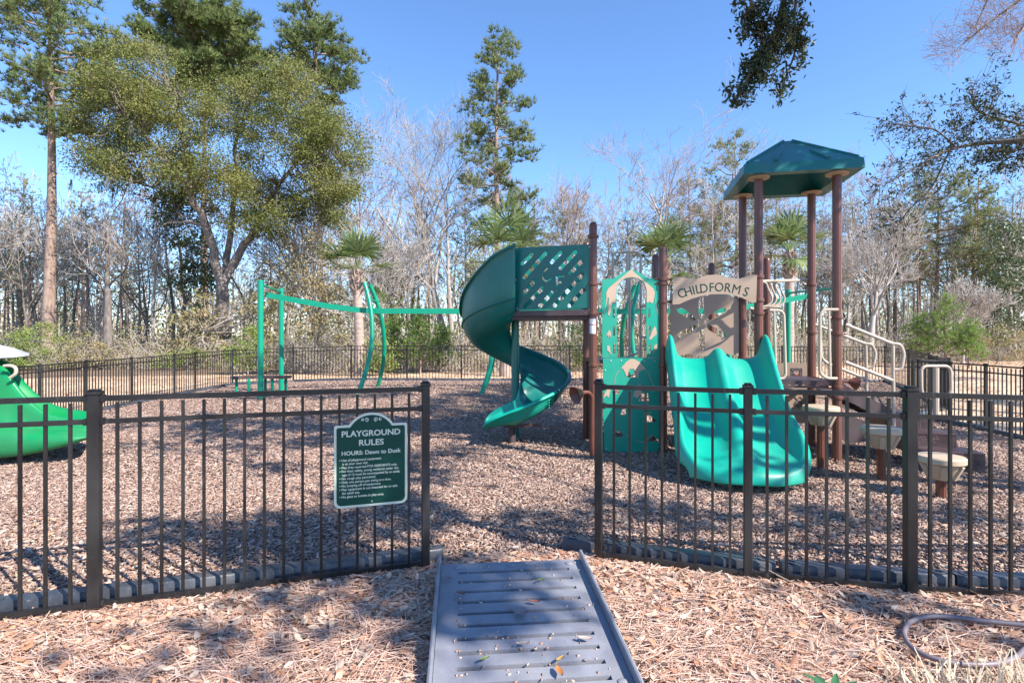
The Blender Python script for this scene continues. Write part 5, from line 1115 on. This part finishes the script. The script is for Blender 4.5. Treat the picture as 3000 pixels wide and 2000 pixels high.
# ------------------------------------------------------------------ palms
def palm(label, px, Y, ytop, R_, bend=0.0, nfr=17, rt=.2):
    x = (px * S2 - 1500) / FPX * Y; H = EYE - (ytop * S2 - HZ) / FPX * Y; t = thing('palm_tree', (x, Y, g(x, Y)), label, 'palm tree', 'cabbage palms along the far fence')
    m = MB(); n = 14; zs = np.linspace(-.1, H, n); pts = np.stack([bend * (zs / H) ** 2, 0 * zs, zs], 1); rr = rt * (1.05 - .25 * zs / H); rr[:2] *= 1.15; m.tube(pts, rr, 14, cap=False)
    for k in range(46):
        z = H * (.80 + .2 * k / 46) ; a = k * 2.4; rr_ = rt * .8; b_ = np.array([bend * (z / H) ** 2 + rr_ * math.cos(a), rr_ * math.sin(a), z - .14]); e = b_ + np.array([math.cos(a) * .15, math.sin(a) * .15, .24]); m.tube(np.array([b_, e]), [.06, .022], 4)
    link('trunk', m.mesh('trunk', M['palm_bark'], angle=50), t)
    V, F = [], []; top = np.array([bend, 0, H]); nv = 0; ms = MB()
    for k in range(nfr):
        az = k * 2.399; el = math.radians(np.interp(k, [0, nfr * .3, nfr * .75, nfr], [78, 45, 8, -42])) + rng.normal(0, .2); o = np.array([math.cos(az) * math.cos(el), math.sin(az) * math.cos(el), math.sin(el)])
        Ls = R_ * rng.uniform(.38, .66); h_ = top + o * Ls; h_[2] -= .05 * Ls; ms.tube(np.array([top - [0, 0, .15], (top + h_) / 2 + [0, 0, .04], h_]), [.018, .014, .008], 4, cap=False)
        sd_ = nrm(np.cross(o, [0, 0, 1])); nn_ = np.cross(sd_, o); nb = 17; Lb = R_ * rng.uniform(.55, .72)
        for j in range(nb):
            a = math.radians(-115 + 230 * j / (nb - 1)); d = nrm(o * math.cos(a) + sd_ * math.sin(a) + nn_ * rng.uniform(-.05, .18)); l_ = Lb * (1 - .25 * abs(a) / 2) * rng.uniform(.88, 1.08); w_ = np.cross(d, nn_); w_ = nrm(w_) * .052
            m1 = h_ + d * l_ * .55; tip = h_ + d * l_ + np.array([0, 0, -.16 * l_ * rng.uniform(.1, 1.1 if el > 0 else 2.4)]); V += [h_ - w_ * .4, h_ + w_ * .4, m1 + w_, tip, m1 - w_]; F.append([nv, nv + 1, nv + 2, nv + 4]); F.append([nv + 4, nv + 2, nv + 3, nv + 3]); nv += 5
    Q = np.array([f for f in F if f[2] != f[3]]); T = np.array([f[:3] for f in F if f[2] == f[3]])
    link('crown', raw_mesh('crown', np.array(V), [Q, T], M['frond']), t); link('leaf_stalks', ms.mesh('leaf_stalks', M['needle_bright'], angle=180), t); return t
palm('leftmost palm with smooth pale trunk behind the curved green legs', 826, 22.0, 618, 1.75, -.15)
palm('big palm half hidden behind the spiral slide hood', 1160, 21.5, 580, 2.1, .1)
palm('dark palm behind the tan header board', 1522, 22.5, 590, 1.75, .05)
palm('palm with shaggy trunk seen between the tower posts', 1812, 22.5, 575, 1.6, .05)

# ------------------------------------------------------------------ near live oak on the right: overhanging branches, and the crown that dapples the ground
ok = thing('live_oak', (10.6, 2.2, g(10.6, 2.2)), 'near live oak whose dark leafy branches hang into the top right', 'tree'); oo = np.array(ok.location)
A = MB(); hub = np.array([10.3, 2.0, 4.6]); A.tube(wob(np.array([10.6, 2.2, -.2]), hub, 6, .06) - oo, np.linspace(.5, .36, 6), 12, cap=False)
leafP = []; SUNv = np.array(SUN)
def near_branch(pts, Ys, r0_, twigs, tl, lf, spread=.9, down=0.0):
    p = np.array([pt2(x, y, Y) for (x, y), Y in zip(pts, Ys)]); q = np.array([tuple(v) for v in smooth([Vector(v) for v in p], 5)]); A.tube(q - oo, np.linspace(r0_, .008, len(q)), 7, cap=False)
    for k in range(twigs):
        i = rng.integers(1, len(q)); a = q[i]; d = nrm(q[i] - q[i - 1]) * .5 + unit(1)[0] * spread; d[2] -= down; e = a + nrm(d) * tl * rng.uniform(.3, 1.15); pp_ = wob(a, e, 4, .04 * tl); A.tube(pp_ - oo, [.007, .005, .004, .0025], 3, cap=False)
        for j in range(3):
            s_ = pp_[rng.integers(1, 4)]; e2 = s_ + nrm(nrm(e - a) + unit(1)[0] * .9) * tl * .35; A.tube(np.array([s_, e2]) - oo, [.004, .002], 3, cap=False); leafP.append(s_ + (e2 - s_) * rng.uniform(.1, 1.05, (lf, 1)) + rng.normal(0, .035, (lf, 3)))
near_branch([(1850, -120), (1800, 0), (1775, 90), (1738, 145), (1708, 195)], [5.6, 5.8, 6, 6, 6], .03, 75, .24, 8, down=.4)
near_branch([(1740, -120), (1725, -10), (1735, 60), (1760, 120)], [5.7, 5.8, 6, 6.1], .025, 50, .22, 8, down=.4)
near_branch([(1850, -120), (1825, 30), (1828, 110), (1800, 190)], [5.8, 6, 6.1, 6.1], .02, 42, .2, 8, down=.4)
near_branch([(2700, 270), (2500, 300), (2352, 322), (2250, 330), (2180, 345), (2110, 380), (2040, 420)], [7, 8, 8.6, 9, 9, 9, 9], .055, 85, .7, 5, spread=.8, down=-.15)
near_branch([(2420, 310), (2340, 285), (2260, 262), (2230, 235)], [8.7, 8.9, 9, 9], .03, 60, .6, 8, spread=.8)
near_branch([(2200, 342), (2150, 300), (2100, 290), (2040, 285)], [9, 9, 9, 9.1], .015, 45, .55, 3, spread=.7)
near_branch([(2180, 348), (2140, 430), (2090, 480), (2060, 520)], [9, 9.1, 9.2, 9.3], .015, 40, .5, 3, spread=.8)
near_branch([(2400, 318), (2340, 345), (2260, 352)], [8.8, 9, 9], .02, 40, .5, 10, spread=.7, down=.3)
vis = np.concatenate(leafP); leafP = []
# crown pieces over the lawn of shade: each clump hangs where the sun's ray to a shaded spot passes the crown
shade = []
def gspot(x, y, rx, ry, dens, z=0.0):
    p0 = gnd(x * S2, y * S2, z); p1 = gnd((x + rx) * S2, y * S2, z); pa = gnd(x * S2, (y - ry) * S2, z); pb = gnd(x * S2, (y + ry) * S2, z); shade.append((np.array([p0.x, (pa.y + pb.y) / 2, z]), abs(p1.x - p0.x), abs(pa.y - pb.y) / 2, dens))
for s_ in ((430, 965, 170, 22, .4), (690, 990, 300, 42, .75), (900, 1080, 120, 60, .6), (830, 1185, 160, 62, 1.0), (650, 1222, 190, 28, .9), (350, 1230, 130, 12, .8), (1130, 935, 170, 38, .85), (1225, 955, 80, 22, .9), (1040, 1045, 80, 20, .6), (1170, 1200, 150, 32, .85),
           (1420, 1165, 90, 16, .6), (1590, 1205, 180, 32, .65), (1880, 1205, 260, 32, .7), (2210, 1185, 130, 30, .7), (2200, 985, 120, 16, .9), (2250, 1085, 90, 18, .6), (1750, 1120, 120, 8, .4), (300, 1030, 120, 14, .4), (560, 1080, 140, 14, .35),
           (800, 1342, 180, 32, .95), (960, 1400, 40, 55, .8), (1085, 1345, 70, 50, 1.0), (1060, 1425, 45, 18, .9), (2080, 1395, 120, 16, .5), (750, 905, 190, 11, .8), (1180, 890, 120, 9, .8), (500, 1480, 160, 16, .35), (2300, 905, 70, 9, .7), (2300, 955, 70, 14, .8), (2200, 868, 60, 5, .6)): gspot(*s_)
for c, r_, dns in (((-.25, 7.75, 2.35), .66, .95), ((.45, 7.5, 2.5), .45, .95), ((-.85, 3.52, .80), .34, 1.1), ((-.5, 3.7, 1.1), .26, .8), ((-1.2, 3.45, .7), .25, .6), ((3.72, 7.25, 4.05), .78, 1.9)):
    shade.append((np.array(c), r_, r_, dns))
e1 = nrm(np.cross(SUNv, [0, 0, 1])); e2 = np.cross(SUNv, e1); shP = []; hubs = []
for c, rx_, ry_, dns in shade:
    h = max(7.5, .72 * c[1] + 1.2); nC = max(4, int(rx_ * ry_ * 19.0 * (.5 + dns)))
    a = rng.uniform(0, 2 * np.pi, nC); r_ = np.sqrt(rng.uniform(0, 1, nC)); spots = np.stack([c[0] + rx_ * r_ * np.cos(a), c[1] + ry_ * r_ * np.sin(a), np.full(nC, c[2])], 1)
    if c[2] > 0.3: spots = c + e1 * (rx_ * r_ * np.cos(a))[:, None] + e2 * (ry_ * r_ * np.sin(a))[:, None]
    hz_ = (h - spots[:, 2] + rng.normal(0, .5, nC)); cen = spots + SUNv * (hz_ / SUNv[2])[:, None]; hubs.append(cen.mean(0)); nl = int(46 * dns)
    shP.append(np.repeat(cen, nl, 0) + rng.normal(0, .17, (nC * nl, 3)))
    for q in cen[::4]: A.tube(wob(hubs[-1], q, 4, .05) - oo, [.012, .01, .007, .004], 3, cap=False)
done = [hub]
for hb_ in sorted(hubs, key=lambda q: np.linalg.norm(q - hub)):
    nb2 = min(done, key=lambda q: np.linalg.norm(q - hb_)); A.tube(wob(nb2, hb_, 6, .08) - oo, np.linspace(.03, .014, 6), 5, cap=False); done.append(hb_)
for e in ((2700, 270, 7), (1850, -120, 5.6), (1740, -120, 5.7)): mid_ = (hub + pt2(*e)) / 2 + np.array([.3, -1.4, 1.6]); A.tube(np.concatenate([wob(hub, mid_, 5, .1)[:-1], wob(mid_, pt2(*e), 5, .1)]) - oo, np.linspace(.12, .035, 9), 6, cap=False)
link('trunk', A.mesh('trunk', M['bark_dark'], angle=180), ok)
leaf_cloud('crown', np.concatenate([vis]), .062, .021, M['near_leaf'], ok, offv=tuple(oo)); leaf_cloud('high_crown', np.concatenate(shP), 0.15, .075, M['near_leaf'], ok, offv=tuple(oo))
# reddish bare twigs reaching in at the top right corner
nt = thing('bare_tree', (15.5, 9.5, g(15.5, 9.5)), 'bare reddish twigged tree reaching in at the top right corner', 'tree'); on = np.array(nt.location); A = MB(); B = MB()
top_ = np.array([15.0, 10.5, 9.0]); A.tube(wob(on + [0, 0, -.2], top_, 6, .1) - on, np.linspace(.2, .1, 6), 8, cap=False)
for ends in ([(2500, -110), (2420, -60), (2330, 10), (2270, 55), (2200, 110)], [(2520, -60), (2440, -20), (2370, 40), (2330, 90)], [(2480, -150), (2400, -120), (2300, -50), (2240, 60)]):
    p = [Vector(pt2(a, b, 12)) for a, b in ends]; q = np.array([tuple(v) for v in smooth(p, 4)]); A.tube(np.concatenate([wob(top_, q[0], 4, .1)[:-1], q]) - on, np.linspace(.06, .008, len(q) + 3), 5, cap=False)
    for k in range(60):
        i = rng.integers(2, len(q)); out = [[], [], []]; grow(q[i], nrm(nrm(q[i] - q[i - 1]) + unit(1)[0] * .8 + [0, 0, -.2]), rng.uniform(.4, 1.0), .007, 0, 2, out, (3, 2), (.3, .8), 0, .15, .003)
        for l in out:
            for pt_, r_ in l: B.tube(pt_ - on, r_, 3, cap=False)
link('trunk', A.mesh('trunk', M['bark_dark'], angle=180), nt); link('crown', B.mesh('crown', M['bark_rust'], angle=180), nt)

# ------------------------------------------------------------------ wood chips, fallen leaves, pine straw
def scatter(n, y0, y1, pad=.3, power=1.0):
    Y = np.sqrt(rng.uniform(y0 ** 2, y1 ** 2, n)); X = rng.uniform(-1, 1, n) * (.95 * Y + pad); return X, Y
def inside(X, Y, k=1.0): return np.hypot(X - C0.x, Y - C0.y) < bed_r(np.arctan2(Y - C0.y, X - C0.x)) * k
parts_ = []
for n, y0, y1, L, w_ in ((105000, 3.0, 6.0, .038, .008), (110000, 6.0, 10.0, .042, .0105), (90000, 10, 20, .06, .017)):
    X, Y = scatter(n, y0, y1); k = inside(X, Y, .995); X, Y = X[k], Y[k]; parts_.append((np.stack([X, Y, gv(X, Y) + rng.uniform(.002, .026, len(X))], 1), np.full(len(X), L), np.full(len(X), w_)))
o = chip_cloud('wood_chips', np.concatenate([p[0] for p in parts_]), np.concatenate([p[1] for p in parts_]), np.concatenate([p[2] for p in parts_]), M['chips'], .28)
tag(o, 'shredded wood chips covering the playground', 'wood chips', None, 'stuff')
X, Y = scatter(60000, 2.0, 4.8); k = ~inside(X, Y, 1.0) | (rng.random(len(X)) < .05); X, Y = X[k], Y[k]
u = np.hypot(X - C0.x, Y - C0.y) - bed_r(np.arctan2(Y - C0.y, X - C0.x)); keep = rng.random(len(X)) < np.clip(1.25 - u * 1.0, .22, 1); X, Y = X[keep], Y[keep]
onr = (np.abs(X - .05 - (3.47 - Y) * .09) < .47) & (Y < 3.5); X, Y = X[~onr], Y[~onr]
tag(leaf_cloud('leaf_litter', np.stack([X, Y, gv(X, Y) - .01 + rng.uniform(.008, .048, len(X))], 1), .057, .022, M['litter'], None, up=1, tilt=.38, curl=.2), 'fallen oak leaves heaped outside the fence', 'leaf litter', None, 'stuff')
X, Y = scatter(70000, 2.0, 4.6); k = ~inside(X, Y, 1.0); X, Y = X[k], Y[k]; onr = (np.abs(X - .05 - (3.47 - Y) * .09) < .47) & (Y < 3.5); X, Y = X[~onr], Y[~onr]
nS = len(X); th = rng.normal(.05, .8, nS); d = np.stack([np.cos(th), np.sin(th), rng.normal(0, .12, nS)], 1); c = np.stack([X, Y, gv(X, Y) - .012 + rng.uniform(0, .05, nS)], 1); s_ = np.stack([-np.sin(th), np.cos(th), rng.normal(0, .3, nS)], 1) * .0016; L_ = rng.uniform(.05, .11, (nS, 1)); md = np.stack([rng.normal(0, .008, nS), rng.normal(0, .008, nS), rng.uniform(0, .012, nS)], 1)
V = np.stack([c - d * L_ - s_, c - d * L_ + s_, c + md + s_, c + md - s_, c + d * L_ + s_, c + d * L_ - s_], 1).reshape(-1, 3); b = np.arange(nS)[:, None] * 6
tag(link('pine_straw', raw_mesh('pine_straw', V, [np.concatenate([b + np.array([0, 1, 2, 3]), b + np.array([3, 2, 4, 5])])], M['straw'])), 'orange pine straw in the foreground', 'pine straw', None, 'stuff')
X = rng.uniform(-30, 42, 30000); Y = rng.uniform(8, 42, 30000); a = np.arctan2(Y - C0.y, X - C0.x); rr = np.hypot(X - C0.x, Y - C0.y); k = (rr > bed_r(a) + .2) & (rr < lawn_out(a)) & (np.abs(X / Y) < 1.0); X, Y = X[k], Y[k]
tag(leaf_cloud('lawn_leaves', np.stack([X, Y, gv(X, Y) + .01], 1), .12, .055, M['litter'], None, up=1, tilt=.3), 'leaves blown over the lawn', 'leaves', None, 'stuff')
# leaves lying on the ramp
def ramp_pt(px, py):
    k = (px - 1500) / FPX; s = (py - HZ) / FPX   # ray: x=kY, z=EYE-sY; plane through the ramp's top
    n_ = rx.cross(uy_r); n_ = -n_ if n_.z < 0 else n_; Y = (n_.dot(rt_c) - n_.z * EYE) / (n_.x * k + n_.y - n_.z * s); return Vector((k * Y, Y, EYE - s * Y)) + n_ * .006
FLG = 'fallen leaves on the ramp'
def one_leaf(px, py, L, W_, rz, mtc, label, lobes=False):
    p = ramp_pt(px, py); m = MB(); n = 7; top = []
    for s in (-1, 1):
        for i in range(n + 1): pass
    G = []
    for i in range(n + 1):
        t = i / n; w_ = W_ / 2 * math.sin(math.pi * min(1, t * .94 + .04)) ** .8 * (1 if not lobes else (.65 + .5 * abs(math.sin(t * 7.5)))); z = .006 + .010 * math.sin(t * 3.1) + .012 * (t - .5) ** 2 * 4
        G.append([((t - .5) * L, -w_, z + .006), ((t - .5) * L, 0, z), ((t - .5) * L, w_, z + .007)])
    m.grid(G); m.tube([(-L * .5, 0, .012), (-L * .72, 0, .006)], .0014, 4); o = link('fallen_leaf', m.mesh('fallen_leaf', mtc, angle=180)); o.location = p; o.rotation_euler = (slope, 0, rz); return tag(o, label, 'leaf', FLG)
lm = {k: mat('leaf_' + k, c, .6, tuple(x * .7 for x in c), 30) for k, c in {'grey': (.30, .22, .22), 'orange': (.50, .20, .06), 'yellow': (.55, .33, .06), 'brown': (.24, .13, .09), 'pale': (.55, .42, .33), 'green': (.22, .28, .10), 'rust': (.36, .13, .09)}.items()}
one_leaf(1522, 1803, .095, .075, -2.0, lm['grey'], 'large lobed grey brown leaf in the middle of the ramp', True)
one_leaf(1638, 1980, .075, .03, -1.3, lm['orange'], 'orange leaf near the bottom of the ramp', False); one_leaf(1642, 1944, .05, .018, .8, lm['yellow'], 'small yellow leaf above the orange one on the ramp'); one_leaf(1348, 1750, .06, .03, -.5, lm['brown'], 'brown leaf at the left end of the fourth slot of the ramp')
one_leaf(1420, 1944, .05, .02, .6, lm['green'], 'pale green leaf low on the left half of the ramp'); one_leaf(1714, 1883, .07, .03, -.2, lm['pale'], 'pale tan leaf at the right end of a ramp slot'); one_leaf(1565, 1774, .06, .024, -.2, lm['rust'], 'rust red leaf above the large lobed leaf'); one_leaf(1308, 1704, .06, .035, -.4, lm['grey'], 'grey leaf at the left edge of the ramp top')
one_leaf(1584, 1710, .05, .022, .5, lm['green'], 'green leaf in the third slot of the ramp'); one_leaf(1530, 1899, .06, .022, .1, lm['pale'], 'pale leaf caught in a slot low on the ramp'); one_leaf(1656, 1634, .055, .03, .0, lm['rust'], 'rust brown leaf at the top edge of the ramp')
# crumbs of debris on the ramp
cr_ = [ramp_pt(x, y) for x, y in zip(rng.uniform(1290, 1800, 120), rng.uniform(1645, 2010, 120))]
tag(chip_cloud('debris', np.array([tuple(p) for p in cr_ if abs(p.x - .05 - (3.47 - p.y) * .09) < .41]), .012, .005, M['litter'], .2), 'crumbs of bark and leaf on the ramp', 'debris', None, 'stuff')
# cut clump of dry grass, and a small weed
dg = thing('grass_clump', (1.98, 2.26, 0), 'clump of pale cut dry grass stalks at the bottom right', 'grass clump', 'plants at the lower edge'); n = 430; bx = rng.uniform(-.36, .36, n); by = rng.normal(-.03, .09, n); base = np.stack([bx, by, np.zeros(n) - .02], 1)
d = np.stack([bx * .35 + rng.normal(0, .13, n), by * .6 + rng.normal(0, .14, n), np.ones(n)], 1); h = rng.uniform(.09, .27, (n, 1)) * np.clip(1.15 - np.abs(bx[:, None]) * 1.3, .45, 1); wv = np.stack([np.ones(n), rng.normal(0, .4, n), np.zeros(n)], 1) * rng.uniform(.0028, .005, (n, 1)); bd = rng.normal(0, .05, (n, 3)) * [1, 1, .1]
V = np.stack([base - wv, base + wv, base + d * h * .6 + wv * .9, base + d * h * .6 - wv * .9, base + d * h + bd + wv * .6, base + d * h + bd - wv * .6], 1).reshape(-1, 3); b = np.arange(n)[:, None] * 6
link('stalks', raw_mesh('stalks', V, [np.concatenate([b + np.array([0, 1, 2, 3]), b + np.array([3, 2, 4, 5])])], M['stubble']), dg)
wd_ = thing('weed', (1.36, 2.31, 0), 'small green leafy weed at the bottom edge right of the ramp', 'weed', 'plants at the lower edge'); m = MB()
for k in range(9):
    a = k * 2.4; L = .10 + .02 * (k % 3); G = []
    for i in range(5):
        t = i / 4; w_ = .016 * math.sin(math.pi * (.12 + .86 * t)); r_ = L * t; z = .03 + .09 * t * (1 - .5 * t) + .015 * (k % 2); c_, s2 = math.cos(a), math.sin(a); G.append([(r_ * c_ - w_ * s2, r_ * s2 + w_ * c_, z + .004), (r_ * c_, r_ * s2, z), (r_ * c_ + w_ * s2, r_ * s2 - w_ * c_, z + .004)])
    m.grid(G)
link('leaves', m.mesh('leaves', M['weed'], angle=180), wd_)
